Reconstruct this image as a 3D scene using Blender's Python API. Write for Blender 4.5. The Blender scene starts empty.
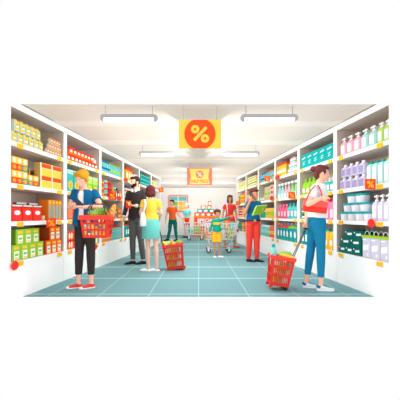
import bpy, bmesh, math, random
from mathutils import Vector as V, Matrix
random.seed(7)
SC = bpy.context.scene
COL = SC.collection
# ---------------------------------------------------------------- camera, world, sun, exposure
F = 280.0; CX = 198.7; HY = 215.0; EYE = 1.05
cam = bpy.data.cameras.new('camera'); camo = bpy.data.objects.new('camera', cam); COL.objects.link(camo)
camo.location = (0, 0, EYE); camo.rotation_euler = (math.pi/2, 0, 0)
cam.sensor_width = 36; cam.lens = 36*F/400; cam.shift_x = (200-CX)/400; cam.shift_y = (HY-200)/400
cam.clip_end = 200
SC.camera = camo
w = bpy.data.worlds.new('world'); SC.world = w; w.use_nodes = True
w.node_tree.nodes['Background'].inputs[0].default_value = (1, 1, 1, 1)
w.node_tree.nodes['Background'].inputs[1].default_value = 1.0
def sun(name, d, energy, angle):
    l = bpy.data.lights.new(name, 'SUN'); l.energy = energy; l.angle = math.radians(angle)
    o = bpy.data.objects.new(name, l); COL.objects.link(o)
    o.rotation_euler = V(d).to_track_quat('-Z', 'Y').to_euler(); o.location = (0, -3, 3)
sun('daylight_centre', (0, 1, -.03), .06, 40)
sun('daylight_left', (1.7, 1, -.14), .7, 40)
sun('daylight_right', (-1.7, 1, -.14), .7, 40)
def area(name, loc, d, sx, sy, e):
    l = bpy.data.lights.new(name, 'AREA'); l.shape = 'RECTANGLE'; l.size = sx; l.size_y = sy; l.energy = e
    o = bpy.data.objects.new(name, l); COL.objects.link(o); o.location = loc; o.rotation_euler = V(d).to_track_quat('-Z', 'Y').to_euler()
for D_, e in ((4.25, 11), (5.0, 9.5), (5.8, 10.5), (6.35, 7), (8.7, 11), (10.0, 10)):      # added fill lights along the aisle, aimed at the shelves; no fixtures there
    for q in (-1, 1): area('fill_row', (q*.1, D_, 2.3), (q*.78, .3, -.85), .7, .22, e*1.0)

for q in (-1, 1):  # added up-facing fill lights, unseen from below, to brighten the ceiling
    area('fill_wash', (q*1.2, 6.1, 1.7), (0, 0, 1), .9, 4.4, 11.5)
    area('fill_wash', (q*.95, 10.2, 1.7), (0, 0, 1), .8, 3.6, 9.5)
area('fill_row', (0, 12, 2.3), (0, .9, -.4), 3, .25, 42)  # added fill for the far end and back wall, no fixture
area('fill_wash', (0, 12.6, 1.95), (0, 0, 1), 4.5, 3, 22)  # added up-facing fill for the ceiling at the far end
SC.view_settings.view_transform = 'Standard'; SC.view_settings.look = 'None'
SC.view_settings.gamma = 1; SC.view_settings.use_curve_mapping = False
SC.view_settings.exposure = 0.0
# ---------------------------------------------------------------- materials
MATS = {}
def lin(c): c /= 255; return c/12.92 if c <= .04045 else ((c+.055)/1.055)**2.4
def M(hexs, rough=.85, emit=0):
    k = (hexs, rough, emit)
    if k in MATS: return MATS[k]
    m = bpy.data.materials.new('paint_'+hexs); m.use_nodes = True
    b = m.node_tree.nodes['Principled BSDF']
    c = [lin(int(hexs[i:i+2], 16)) for i in (0, 2, 4)]+[1]
    b.inputs['Base Color'].default_value = c
    b.inputs['Roughness'].default_value = rough
    b.inputs['Specular IOR Level'].default_value = .15
    if emit:
        b.inputs['Emission Color'].default_value = c; b.inputs['Emission Strength'].default_value = emit
    MATS[k] = m; return m
def tint(name, hexs, amount, scale):          # soft procedural mottling for the big surfaces
    m = bpy.data.materials.new(name); m.use_nodes = True; nt = m.node_tree
    b = nt.nodes['Principled BSDF']; b.inputs['Roughness'].default_value = .8; b.inputs['Specular IOR Level'].default_value = .2
    n = nt.nodes.new('ShaderNodeTexNoise'); n.inputs['Scale'].default_value = scale
    r = nt.nodes.new('ShaderNodeValToRGB'); c = [lin(int(hexs[i:i+2], 16)) for i in (0, 2, 4)]
    r.color_ramp.elements[0].color = [x*(1-amount) for x in c]+[1]; r.color_ramp.elements[1].color = [min(1, x*(1+amount)) for x in c]+[1]
    g = nt.nodes.new('ShaderNodeNewGeometry')
    nt.links.new(g.outputs['Position'], n.inputs['Vector']); nt.links.new(n.outputs['Fac'], r.inputs['Fac']); nt.links.new(r.outputs['Color'], b.inputs['Base Color'])
    return m
WHITE = 'FFFFFF'
# ---------------------------------------------------------------- mesh builder
X, Y, Z = V((1, 0, 0)), V((0, 1, 0)), V((0, 0, 1))
class Fr:
    def __init__(s, o, ex=X, ey=Y, ez=Z): s.o = V(o); s.ex = V(ex); s.ey = V(ey); s.ez = V(ez)
    def __call__(s, x, y, z): return s.o+s.ex*x+s.ey*y+s.ez*z
W0 = Fr((0, 0, 0))
class MB:
    def __init__(s): s.v = []; s.f = []; s.m = []; s.ms = []
    def mi(s, mat):
        if isinstance(mat, str): mat = M(mat)
        if mat not in s.ms: s.ms.append(mat)
        return s.ms.index(mat)
    def add(s, vs, fs, mat):
        b = len(s.v); k = s.mi(mat); s.v += [V(p) for p in vs]
        for f in fs: s.f.append([b+i for i in f]); s.m.append(k)
    def box(s, fr, x0, x1, y0, y1, z0, z1, mat, front=None):
        p = [fr(x, y, z) for z in (z0, z1) for y in (y0, y1) for x in (x0, x1)]
        fs = [(0, 2, 3, 1), (4, 5, 7, 6), (2, 6, 7, 3), (0, 4, 6, 2), (1, 3, 7, 5)]
        s.add(p, fs, mat); s.add([p[0], p[1], p[5], p[4]], [(0, 1, 2, 3)], front or mat)
    def poly(s, pts, mat): s.add(pts, [tuple(range(len(pts)))], mat)
    def prism(s, fr, pts, y0, y1, mat, side=None):     # outline in x,z pushed through y
        n = len(pts); a = [fr(x, y0, z) for x, z in pts]; b = [fr(x, y1, z) for x, z in pts]
        s.add(a+b, [tuple(range(n)), tuple(range(2*n-1, n-1, -1))], mat)
        s.add(a+b, [(i, i+n, (i+1) % n+n, (i+1) % n) for i in range(n)], side or mat)
    def ell(s, fr, cx, cz, rx, rz, y0, y1, mat, n=20, tilt=0):
        c, q = math.cos(tilt), math.sin(tilt)
        s.prism(fr, [(cx+rx*math.cos(t)*c-rz*math.sin(t)*q, cz+rx*math.cos(t)*q+rz*math.sin(t)*c) for t in [2*math.pi*i/n for i in range(n)]], y0, y1, mat)
    def lathe(s, fr, prof, rx, ry, mat, n=16, p=2., a0=None, a1=None, cap=True):
        full = a0 is None
        A = [2*math.pi*i/n for i in range(n)] if full else [a0+(a1-a0)*i/n for i in range(n+1)]
        vs = []
        for z, r in prof:
            for t in A:
                c, q = math.cos(t), math.sin(t)
                k = (abs(c)**p+abs(q)**p)**(-1/p)
                vs.append(fr(c*k*rx*r, q*k*ry*r, z))
        k = len(A); fs = []
        for j in range(len(prof)-1):
            for i in range(k if full else k-1):
                fs.append((j*k+i, j*k+(i+1) % k, (j+1)*k+(i+1) % k, (j+1)*k+i))
        if full and cap: fs += [tuple(range(k-1, -1, -1)), tuple((len(prof)-1)*k+i for i in range(k))]
        s.add(vs, fs, mat)
    def tube(s, pts, rad, mat, n=10, side=None, cap=True):   # elliptical tube along points; rad = (a along side, b)
        pts = [V(p) for p in pts]; vs = []
        if not isinstance(rad, (list, tuple)): rad = [rad]*len(pts)
        rad = [r if isinstance(r, tuple) else (r, r) for r in rad]
        for i, p in enumerate(pts):
            d = (pts[min(i+1, len(pts)-1)]-pts[max(i-1, 0)]).normalized()
            sd = V(side) if side is not None else (X if abs(d.x) < .9 else Y)
            sd = sd-d*sd.dot(d)
            if sd.length < 1e-4: sd = Y-d*d.y
            sd.normalize(); b = d.cross(sd)
            for k in range(n):
                t = 2*math.pi*k/n; vs.append(p+sd*(math.cos(t)*rad[i][0])+b*(math.sin(t)*rad[i][1]))
        fs = []
        for i in range(len(pts)-1):
            for k in range(n): fs.append((i*n+k, i*n+(k+1) % n, (i+1)*n+(k+1) % n, (i+1)*n+k))
        if cap: fs += [tuple(range(n-1, -1, -1)), tuple((len(pts)-1)*n+k for k in range(n))]
        s.add(vs, fs, mat)
    def sph(s, c, r, mat, fr=None, n=14, m=9):
        if not isinstance(r, (list, tuple)): r = (r, r, r)
        fr = fr or W0; o = fr(*c) if fr is not W0 else V(c)
        vs = [o-fr.ez*r[2]]; fs = []
        for j in range(1, m):
            ph = math.pi*j/m
            for i in range(n):
                t = 2*math.pi*i/n
                vs.append(o+fr.ex*(r[0]*math.sin(ph)*math.cos(t))+fr.ey*(r[1]*math.sin(ph)*math.sin(t))-fr.ez*(r[2]*math.cos(ph)))
        vs.append(o+fr.ez*r[2])
        for i in range(n): fs.append((0, 1+(i+1) % n, 1+i)); fs.append((len(vs)-1, 1+(m-2)*n+i, 1+(m-2)*n+(i+1) % n))
        for j in range(m-2):
            for i in range(n): fs.append((1+j*n+i, 1+j*n+(i+1) % n, 1+(j+1)*n+(i+1) % n, 1+(j+1)*n+i))
        s.add(vs, fs, mat)
    def mesh(s, name, base):
        me = bpy.data.meshes.new(name); b = V(base)
        me.from_pydata([v-b for v in s.v], [], s.f)
        for m in s.ms: me.materials.append(m)
        me.polygons.foreach_set('material_index', s.m)
        bm = bmesh.new(); bm.from_mesh(me); bmesh.ops.remove_doubles(bm, verts=bm.verts, dist=1e-6)
        bmesh.ops.recalc_face_normals(bm, faces=bm.faces); bm.to_mesh(me); bm.free(); me.update()
        return me
def link(name, me, base, parent=None, smooth=False):
    o = bpy.data.objects.new(name, me); COL.objects.link(o)
    if parent is None: o.location = base
    else: o.parent = parent
    if smooth: me.shade_smooth()
    return o
def build(mb, name, base, parent=None, smooth=False, bevel=0):
    me = mb.mesh(name, base); o = link(name, me, base, parent, smooth)
    if bevel:
        b = o.modifiers.new('bevel', 'BEVEL'); b.width = bevel; b.segments = 2; b.limit_method = 'ANGLE'
    return o
def bake(mb, name, base, parent, mat=None, voxel=.01, smooth=3, mods=None):      # one continuous skin from overlapping shapes
    me = mb.mesh(name+'_raw', base); t = bpy.data.objects.new(name, me); COL.objects.link(t)
    r = t.modifiers.new('r', 'REMESH'); r.mode = 'VOXEL'; r.voxel_size = voxel
    if smooth:
        q = t.modifiers.new('s', 'SMOOTH'); q.iterations = smooth; q.factor = .5
    dg = bpy.context.evaluated_depsgraph_get(); dg.update()
    me2 = bpy.data.meshes.new_from_object(t.evaluated_get(dg)); me2.name = name
    bpy.data.objects.remove(t); bpy.data.meshes.remove(me)
    me2.materials.clear(); me2.materials.append(M(mat) if isinstance(mat, str) else (mat or mb.ms[0]))
    me2.polygons.foreach_set('material_index', [0]*len(me2.polygons))
    return link(name, me2, base, parent, True)
def empty(name, base):
    o = bpy.data.objects.new(name, None); COL.objects.link(o); o.location = base; o.empty_display_size = .1; return o
def tag(o, label, cat, group=None):
    o['label'] = label; o['category'] = cat
    if group: o['group'] = group
    return o
def struct(o): o['kind'] = 'structure'; return o
def dup(o, loc=None, parent=None):
    c = o.copy(); COL.objects.link(c)
    if parent is None: c.location = loc
    else: c.parent = parent
    for ch in list(o.children): dup(ch, None, c)
    return c
def text(name, body, size, fr, mat, base, parent, bold=.02, sx=1.0, depth=.004):
    cu = bpy.data.curves.new(name, 'FONT'); cu.body = body; cu.size = 1; cu.align_x = 'CENTER'; cu.align_y = 'CENTER'
    cu.offset = bold; cu.extrude = .02; cu.resolution_u = 3
    t = bpy.data.objects.new(name, cu); COL.objects.link(t)
    dg = bpy.context.evaluated_depsgraph_get(); dg.update()
    me = bpy.data.meshes.new_from_object(t.evaluated_get(dg)); bpy.data.objects.remove(t)
    for v in me.vertices:
        v.co = fr(v.co.x*size*sx, -v.co.z/.02*depth, v.co.y*size)-V(base)
    me.materials.clear(); me.materials.append(M(mat)); me.update()
    return link(name, me, base, parent)
def pt(px, py, D, dy=0): d = D+dy; return V(((px-CX)*d/F, d, EYE-(py-HY)*d/F))
# ---------------------------------------------------------------- room shell
D0 = F*EYE/82.0; DB = 14.65; ZC = 2.47; HW = 3.3
floor_m = tint('floor_tile', '74A2A9', .012, 3); grout = M('A3C7CB')
mb = MB()
rows = [3.72, 4.64, 5.65, 7.0, 8.4, 10.1, 12.2]; cols = [.65*i for i in range(-4, 5)]
ys = [D0]; 
for r in rows: g = .006+.0011*r*r; ys += [r-g, r+g]
ys.append(DB+.1); xs = [-HW]
for c in cols: xs += [c-.007, c+.007]
xs.append(HW)
for i in range(len(xs)-1):
    for j in range(len(ys)-1):
        mb.poly([(xs[i], ys[j], 0), (xs[i+1], ys[j], 0), (xs[i+1], ys[j+1], 0), (xs[i], ys[j+1], 0)], grout if (i % 2 or j % 2) else floor_m)
mb.poly([(-HW, D0, 0), (HW, D0, 0), (HW, D0, -.04), (-HW, D0, -.04)], WHITE)
mb.poly([(-HW, D0, -.04), (HW, D0, -.04), (HW, DB, -.04), (-HW, DB, -.04)], WHITE)
struct(build(mb, 'floor', (0, 0, 0)))
ceil_m = tint('ceiling_paint', 'EFE3D9', .005, 1.5)
mb = MB(); mb.box(W0, -HW, HW, D0, DB+.1, ZC, ZC+.03, ceil_m, WHITE); struct(build(mb, 'ceiling', (0, 0, 0)))
mb = MB(); mb.box(W0, -HW, HW, DB, DB+.1, -.04, ZC, tint('back_wall_paint', 'FFFDF9', .004, 2)); struct(build(mb, 'wall_back', (0, 0, 0)))
for s, nm in ((-1, 'wall_left'), (1, 'wall_right')):
    mb = MB(); mb.box(W0, s*HW-.04, s*HW+.04, D0, DB+.1, -.04, ZC+.03, 'F6F1EB', WHITE); struct(build(mb, nm, (0, 0, 0)))
for i, (a, b) in enumerate([(4.216, 4.47), (5.33, 5.645), (7.1, 7.65), (9.95, 10.6)]):
    mb = MB(); mb.box(W0, -HW+.05, HW-.05, a, b, ZC-.006, ZC, 'F7EEE6'); struct(build(mb, 'trim_%d' % (i+1), (0, 0, 0)))
# ---------------------------------------------------------------- shelving
C1 = 2.675; TN = .1168; uc = 1/math.sqrt(1+TN*TN); us = TN*uc
def frame(side, D, out=0, z=0):       # x = viewer's right, y = into the shelf, z = up
    if side < 0: u = V((us, uc, 0)); n = V((-uc, us, 0)); ex = u
    else: u = V((-us, uc, 0)); n = V((uc, us, 0)); ex = -u
    return Fr(V((side*(C1-TN*D), D, z))+n*out, ex, n, Z)
def dpx(side, x, out=0): return F*(C1+out*1.0068)/(abs(x-CX)+F*TN)
BAYS = {-1: [3.353, 4.51, 5.72, 6.93, 8.14, 9.35, 10.56], 1: [3.316, 4.43, 5.655, 6.87, 8.12, 9.37, 10.6]}
SZ = [1.955, 1.44, .97, .474]; TOPZ = 2.454; SD = .5; TH = .055
BR = 'E8DDD4'; BRD = 'CFC1B5'
ORD = ['first', 'second', 'third', 'fourth', 'fifth', 'sixth', 'seventh', 'eighth', 'ninth', 'tenth']
def bayname(side, b): return ['nearest', 'second', 'third', 'fourth', 'fifth', 'farthest'][b]+(' left bay' if side < 0 else ' right bay')
SH = ['top shelf', 'second shelf', 'third shelf', 'bottom shelf']
for side in (-1, 1):
    for b in range(6):
        fr = frame(side, BAYS[side][b]); L = (BAYS[side][b+1]-BAYS[side][b])/uc; sg = 1 if side < 0 else -1
        base = fr(0, 0, 0)+fr.ex*(sg*L/2)
        root = tag(empty('shelving_unit', base), 'tall white-fronted shelving bay with brown interior, %s along the %s side of the aisle' % (['nearest', 'second', 'third', 'fourth', 'fifth', 'farthest'][b], 'left' if side < 0 else 'right'), 'shelving', 'shelving bays lining the aisle')
        def rng(a, c): return (a, c) if sg > 0 else (-c, -a)
        for e in (0, 1):
            a0, a1 = (.0, .045) if e == 0 else (L-.045, L)
            mb = MB(); x0, x1 = rng(a0+.0005, a1-.0005)
            whole = (b == 0 and e == 0) or (b == 5 and e == 1)
            mb.box(fr, x0, x1, 0, SD, 0, TOPZ, WHITE if whole else BRD, WHITE); build(mb, 'upright', base, root)
        x0, x1 = rng(.045, L-.045)
        mb = MB(); mb.box(fr, x0, x1, SD-.02, SD-.001, .3, TOPZ-.001, BR); build(mb, 'back_panel', base, root)
        mb = MB(); mb.box(fr, x0, x1, 0.002, SD-.022, 0, SZ[3]-TH, WHITE); build(mb, 'plinth', base, root)
        mb = MB(); mb.box(fr, x0, x1, .001, SD-.022, TOPZ-.08, TOPZ-.001, BRD, WHITE); build(mb, 'top_rail', base, root)
        for k, z in enumerate(SZ):
            mb = MB(); mb.box(fr, x0, x1, -.004, SD-.022, z-TH, z, BR, WHITE)
            sh = build(mb, 'shelf', base, root)
            tw = .105 if b < 2 else .12
            for t in ((.1, .86) if b else (.16, .86)):
                c = t*L; q0, q1 = rng(c-tw/2, c+tw/2)
                mb = MB(); mb.box(fr, q0, q1, -.012, -.005, z-TH-.012, z-.008, 'FFBF2E'); mb.box(fr, q0, q1, -.006, -.003, z-.02, z-.012, 'E9A81E')
                build(mb, 'price_tag', base, sh)
# ---------------------------------------------------------------- shelf products
PROF = {
 'jar': ([(0, .88), (.03, 1), (.78, 1), (.87, .8)], [(.85, .86), (.88, .9), (1, .86)]),
 'can': ([(0, .93), (.03, 1), (.96, 1), (1, .93)], None),
 'bottle': ([(0, .9), (.03, 1), (.58, 1), (.68, .9), (.8, .45), (.87, .38)], [(.86, .45), (1, .42)]),
 'slim': ([(0, .9), (.03, 1), (.76, 1), (.84, .8), (.9, .5)], [(.88, .6), (1, .56)]),
 'square': ([(0, .95), (.02, 1), (.84, 1), (.9, .85), (.92, .5)], [(.91, .7), (1, .68)]),
 'pump': ([(0, .95), (.03, 1), (.62, 1), (.7, .85), (.76, .45)], None),
 'spray': ([(0, 1), (.03, 1), (.4, .92), (.68, .5), (.78, .35)], None),
 'jug': ([(0, .95), (.03, 1), (.66, 1), (.8, .6), (.84, .4)], [(.83, .48), (1, .45)]),
 'tub': ([(0, .84), (.78, .94)], [(.76, 1), (.8, 1.05), (1, 1.03)]),
}
FLOATS = {'2': 0}
def product(kind, name, fr, w, h, d, c, dec=()):
    """c = dict(body, cap, label); dec = printed shapes on the front face"""
    base = fr(0, d/2, 0); mb = MB(); rx, ry = w/2, d/2
    cf = Fr(base, fr.ex, fr.ey, fr.ez)
    if kind in ('box', 'bag', 'pouch'):
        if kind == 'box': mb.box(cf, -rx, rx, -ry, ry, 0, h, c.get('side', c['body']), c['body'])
        elif kind == 'bag':
            mb.lathe(cf, [(0, .96), (.02*h, 1), (.9*h, 1), (h, .97)], rx, ry, c['body'], 20, 7.)
        else:
            vs = []
            for z, k, q in ((0, .94, .9), (.1*h, 1, 1), (.5*h, 1, 1), (.85*h, .98, .5), (.93*h, .98, .12), (h, 1, .06)): vs.append((z, k, q))
            P = []
            for z, k, q in vs: P += [cf(-rx*k, -ry*q, z), cf(rx*k, -ry*q, z), cf(rx*k, ry*q, z), cf(-rx*k, ry*q, z)]
            fs = [(0, 3, 2, 1), (20, 21, 22, 23)]
            for j in range(5):
                for i in range(4): fs.append((4*j+i, 4*j+(i+1) % 4, 4*j+4+(i+1) % 4, 4*j+4+i))
            mb.add(P, fs, c['body'])
        for t in dec:
            k, u0, v0, u1, v1, col = t[:6]
            y1 = -ry; y0 = -ry-.0025-(t[6] if len(t) > 6 else 0)
            if k == 'r': mb.box(cf, -rx+u0*w, -rx+u1*w, y0, y1, v0*h, v1*h, col)
            elif k == 'e': mb.ell(cf, -rx+(u0+u1)/2*w, (v0+v1)/2*h, (u1-u0)/2*w, (v1-v0)/2*h, y0, y1, col, 14)
            elif k == 's': mb.prism(cf, [(-rx+u0*w, v0*h), (-rx+u1*w, (v0+.06)*h), (-rx+u1*w, (v1+.06)*h), (-rx+u0*w, v1*h)], y0, y1, col)
        o = build(mb, name, base)
        if 'cap' in c:
            m2 = MB(); m2.box(cf, -rx-.002, rx+.002, -ry-.003, ry+.002, h*(c.get('capz', .9)), h+.002, c['cap']); build(m2, 'lid' if kind == 'box' else 'top_seal', base, o)
        if c.get('handles'):
            for yy in (-ry*.6, ry*.6):
                m2 = MB(); m2.tube([cf(rx*.55*math.cos(t), yy, h+abs(h*.2*math.sin(t))) for t in [math.pi*i/10 for i in range(11)]], .005, 'F4F2FA', 6); build(m2, 'handle', base, o, True)
        return o
    P = 4.5 if c.get('sq') else 2.
    body, cap = PROF[kind]
    mb.lathe(cf, [(z*h, r) for z, r in body], rx, ry, c['body'], 16, P)
    o = build(mb, name, base, None, not c.get('sq'))
    if cap:
        m2 = MB(); m2.lathe(cf, [(z*h, r) for z, r in cap], rx, min(rx, ry) if kind != 'tub' else ry, c['cap'], 14, P if kind == 'tub' else 2.); build(m2, 'lid' if kind in ('jar', 'tub') else 'cap', base, o)
    if kind == 'pump':
        m2 = MB(); r = min(rx, ry)
        m2.lathe(cf, [(.75*h, .5), (.82*h, .5), (.83*h, .18), (.92*h, .18)], r, r, 'FFFFFF', 10)
        m2.box(cf, -.75*rx, .35*rx, -.3*r, .3*r, .91*h, .97*h, 'FFFFFF'); m2.box(cf, -.15*rx, .3*rx, -.3*r, .3*r, .95*h, h, 'FFFFFF')
        build(m2, 'pump', base, o)
    if kind == 'spray':
        r = min(rx, ry)
        m2 = MB(); m2.lathe(cf, [(.77*h, .45), (.83*h, .45)], r, r, c['cap'], 10); build(m2, 'collar', base, o)
        m2 = MB(); m2.box(cf, -.7*rx, .55*rx, -.3*r, .3*r, .88*h, h, 'FFFFFF'); m2.box(cf, -.25*rx, .25*rx, -.28*r, .28*r, .83*h, .9*h, 'FFFFFF'); m2.box(cf, -.7*rx, -.5*rx, -.2*r, .2*r, .78*h, .9*h, c['cap'])
        build(m2, 'trigger', base, o)
    for t in dec:      # label bands wrapped on the side that faces the aisle
        v0, v1, col, ha = t[:4]
        m2 = MB()
        m2.lathe(cf, [(v0*h, 1), (v1*h, 1)] if len(t) < 5 else [(v0*h, t[4]), (v1*h, t[5])], rx+.0015, ry+.0015, col, 8, P, -math.pi/2-ha, -math.pi/2+ha); build(m2, 'label', base, o)
    return o
NPROD = 0
def row(side, b, sh, x0, x1, n, h, kind, name, desc, c, dec=(), d=None, out=.03, tier=0, z=None, tdesc='', gap=.93, cat=None, group=None, skip=()):
    """n copies in a row between two points of the shelf edge, counted from the front of the aisle"""
    global NPROD
    if side > 0: x0, x1 = x1, x0
    da, db = dpx(side, x0, out), dpx(side, x1, out); wd = (db-da)/uc/n
    da = max(da, BAYS[side][b]+.06); db = min(db, BAYS[side][b+1]-.055); wd = (db-da)/uc/n
    w = wd*gap; d = d or min(w, .14); zz = (SZ[sh] if z is None else z)+.0005
    proto = None; objs = []
    for i in range(n):
        if i in skip: continue
        D = da+(db-da)*(i+.5)/n
        fr = frame(side, D, out, zz)
        if proto is None: o = proto = product(kind, name, fr, w, h, d, c, dec); p0 = fr(0, 0, 0)
        else: o = dup(proto, proto.location+(fr(0, 0, 0)-p0))
        lab = desc+(', '+(ORD[i] if n < 11 else str(i+1))+' from front' if n > 1 else '')+(', '+tdesc if tdesc else '')+', '+SH[sh]+', '+bayname(side, b)
        tag(o, lab, cat or name.split('_')[-1], group or '%s on the %s, %s' % (name.replace('_', ' '), SH[sh], bayname(side, b)))
        NPROD += 1; objs.append(o)
    return objs
def pack(x0, x1, n): return x0, x1, n
L_, R_ = -1, 1
# ---- left, nearest bay
cj = dict(body='BFE0DC', cap='F5BE3C', sq=1); dj = [(.1, .8, 'FFCB4A', .62), (.32, .46, 'FFFFFF', .4, 1.02, 1.02), (.48, .6, '8DBE3A', .3, 1.02, 1.02)]
row(L_, 0, 0, 11.3, 43.5, 6, .15, 'jar', 'mustard_jar', 'pale jar with yellow label', cj, dj, d=.11, tdesc='lower row')
row(L_, 0, 0, 14, 41, 5, .15, 'jar', 'mustard_jar', 'pale jar with yellow label', cj, dj, d=.11, z=SZ[0]+.152, tdesc='upper row')
co = dict(body='BFE0DC', cap='F79A3A'); do = [(.12, .82, 'F5822E', .75), (.35, .6, 'FDEBD0', .45, 1.03, 1.03)]
for t, (a, e, n) in enumerate([(46.5, 63.5, 6), (48.5, 62.3, 5), (50, 61, 4)]):
    row(L_, 0, 0, a, e, n, .083, 'jar', 'jam_jar', 'small jar with orange label', co, do, z=SZ[0]+.084*t, tdesc=['lower row', 'middle row', 'upper row'][t])
dr = [('r', 0, .5, 1, 1, 'FFC94D'), ('e', .2, .58, .8, .92, 'FFF3DC', .002), ('e', .15, .1, .85, .42, 'FDA31E', .002)]
for t in (0, 1):
    row(L_, 0, 1, 11.3, 21.8, 2, .17, 'box', 'cereal_box', 'red and yellow carton', dict(body='EE3A32', side='F08A2A'), dr, d=.16, z=SZ[1]+.171*t, tdesc=['lower row', 'upper row'][t], gap=.97)
    row(L_, 0, 1, 22, 27.3, 1, .17, 'box', 'cereal_box', 'teal and yellow carton', dict(body='02A7A0', side='F08A2A'), dr, d=.16, z=SZ[1]+.171*t, tdesc=['lower in stack', 'upper in stack'][t], gap=.97)
row(L_, 0, 1, 28, 32.5, 1, .145, 'box', 'cereal_box', 'small teal and yellow carton beside taller stack', dict(body='02A7A0', side='E8BE60'), dr, d=.12, gap=.95)
row(L_, 0, 1, 33, 38.2, 1, .145, 'box', 'cereal_box', 'small red and yellow carton beside large cartons', dict(body='EE3A32', side='E8BE60'), dr, d=.12, gap=.95)
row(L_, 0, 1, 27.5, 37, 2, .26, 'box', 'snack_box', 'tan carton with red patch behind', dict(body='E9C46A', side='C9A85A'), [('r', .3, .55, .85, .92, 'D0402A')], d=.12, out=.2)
for t in (0, 1):
    row(L_, 0, 1, 40, 63, 2, .178, 'box', 'carton', 'large yellow carton, red band', dict(body='FFD04A', side='D9B45A'), [('r', .0, .0, .1, 1, 'F7ECCF'), ('r', .1, .62, .97, .96, 'FF4F1E'), ('r', .1, .56, 1, .62, 'FBE7A8')], d=.09, z=SZ[1]+.179*t, tdesc=['lower row', 'upper row'][t], gap=.98)
row(L_, 0, 2, 11.3, 42, 3, .21, 'pouch', 'rice_packet', 'red packet with white oval', dict(body='F2382F'), [('e', .2, .38, .8, .66, 'FFFFFF'), ('r', .02, .9, .98, .99, 'C9E6E0')], d=.09, gap=.9)
row(L_, 0, 2, 14, 38, 2, .25, 'pouch', 'rice_packet', 'darker red packet standing behind', dict(body='C9140F'), [('r', .02, .9, .98, .99, 'C9E6E0')], d=.09, out=.16, gap=.8)
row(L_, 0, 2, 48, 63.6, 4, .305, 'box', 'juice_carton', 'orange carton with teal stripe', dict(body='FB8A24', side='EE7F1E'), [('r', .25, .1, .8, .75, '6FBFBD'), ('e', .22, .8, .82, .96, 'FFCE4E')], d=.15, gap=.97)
row(L_, 0, 2, 43, 45.6, 1, .07, 'can', 'small_can', 'small beige can between packets and cartons', dict(body='E8D2A8'), d=.06)
def tea(a, e, n, z, colr, sd, desc, td, dd=.13):
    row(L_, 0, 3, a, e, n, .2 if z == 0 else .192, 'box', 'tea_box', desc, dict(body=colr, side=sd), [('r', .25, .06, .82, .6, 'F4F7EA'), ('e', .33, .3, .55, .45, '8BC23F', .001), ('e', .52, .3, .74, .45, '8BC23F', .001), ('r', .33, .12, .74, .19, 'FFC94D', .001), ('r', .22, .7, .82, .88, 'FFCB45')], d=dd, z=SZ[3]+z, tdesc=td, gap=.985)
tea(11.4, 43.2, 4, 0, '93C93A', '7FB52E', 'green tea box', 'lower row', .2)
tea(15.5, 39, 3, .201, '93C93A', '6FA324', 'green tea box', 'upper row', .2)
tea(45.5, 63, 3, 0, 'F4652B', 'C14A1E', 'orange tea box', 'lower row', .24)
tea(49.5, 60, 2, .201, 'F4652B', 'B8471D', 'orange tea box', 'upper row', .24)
# ---- left, second bay
cr = dict(body='FB7F1E', cap='F23A30'); dr2 = [(.3, .62, 'FFFFFF', .55, 1.02, 1.02), (.6, .8, 'F23A30', 1.2, 1.01, 1.01)]
row(L_, 1, 0, 67, 97.6, 9, .122, 'jar', 'sauce_jar', 'orange jar with red lid', cr, dr2, tdesc='lower row', gap=.97)
row(L_, 1, 0, 69.6, 94, 7, .122, 'jar', 'sauce_jar', 'orange jar with red lid', cr, dr2, z=SZ[0]+.123, tdesc='upper row', gap=.97)
row(L_, 1, 0, 94.5, 97, 1, .1, 'bottle', 'small_bottle', 'grey white bottle on the red lidded jars', dict(body='D9DAD8', cap='EFEFEF'), z=SZ[0]+.1225)
df = [('r', 0, .8, 1, 1, 'A9E0D6'), ('e', .2, .1, .85, .5, 'FFC02E'), ('e', .38, .14, .68, .42, 'F9A01B', .002)]
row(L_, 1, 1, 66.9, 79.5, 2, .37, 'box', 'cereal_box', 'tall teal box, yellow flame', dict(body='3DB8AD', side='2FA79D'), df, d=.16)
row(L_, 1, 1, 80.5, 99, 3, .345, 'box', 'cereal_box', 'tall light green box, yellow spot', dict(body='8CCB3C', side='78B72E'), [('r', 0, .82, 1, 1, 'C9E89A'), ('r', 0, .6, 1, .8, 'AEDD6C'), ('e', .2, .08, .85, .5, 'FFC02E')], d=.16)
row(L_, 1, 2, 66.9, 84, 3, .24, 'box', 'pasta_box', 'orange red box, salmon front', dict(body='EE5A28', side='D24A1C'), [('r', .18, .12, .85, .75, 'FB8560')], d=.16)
row(L_, 1, 2, 86, 99, 4, .2, 'jar', 'carrot_jar', 'orange jar with yellow lid', dict(body='F58142', cap='FFC54A'))
for t in (0, 1): row(L_, 1, 3, 67, 80, 2, .15, 'pouch', 'biscuit_packet', 'red packet with cream pattern', dict(body='F2553D'), [('e', .2, .15, .45, .85, 'FFE9B8'), ('e', .55, .15, .8, .85, 'FFE9B8'), ('r', .05, .86, .95, .95, 'E33A2E')], d=.1, z=SZ[3]+.151*t, tdesc=['lower row', 'upper row'][t])
for t in (0, 1): row(L_, 1, 3, 82, 98.6, 5, .13, 'box', 'soap_box', 'white box with green frame', dict(body='8FCB4A', side='D9DAD8'), [('r', .15, .15, .85, .8, 'F5F5F2')], d=.12, z=SZ[3]+.131*t, tdesc=['lower row', 'upper row'][t])
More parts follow.
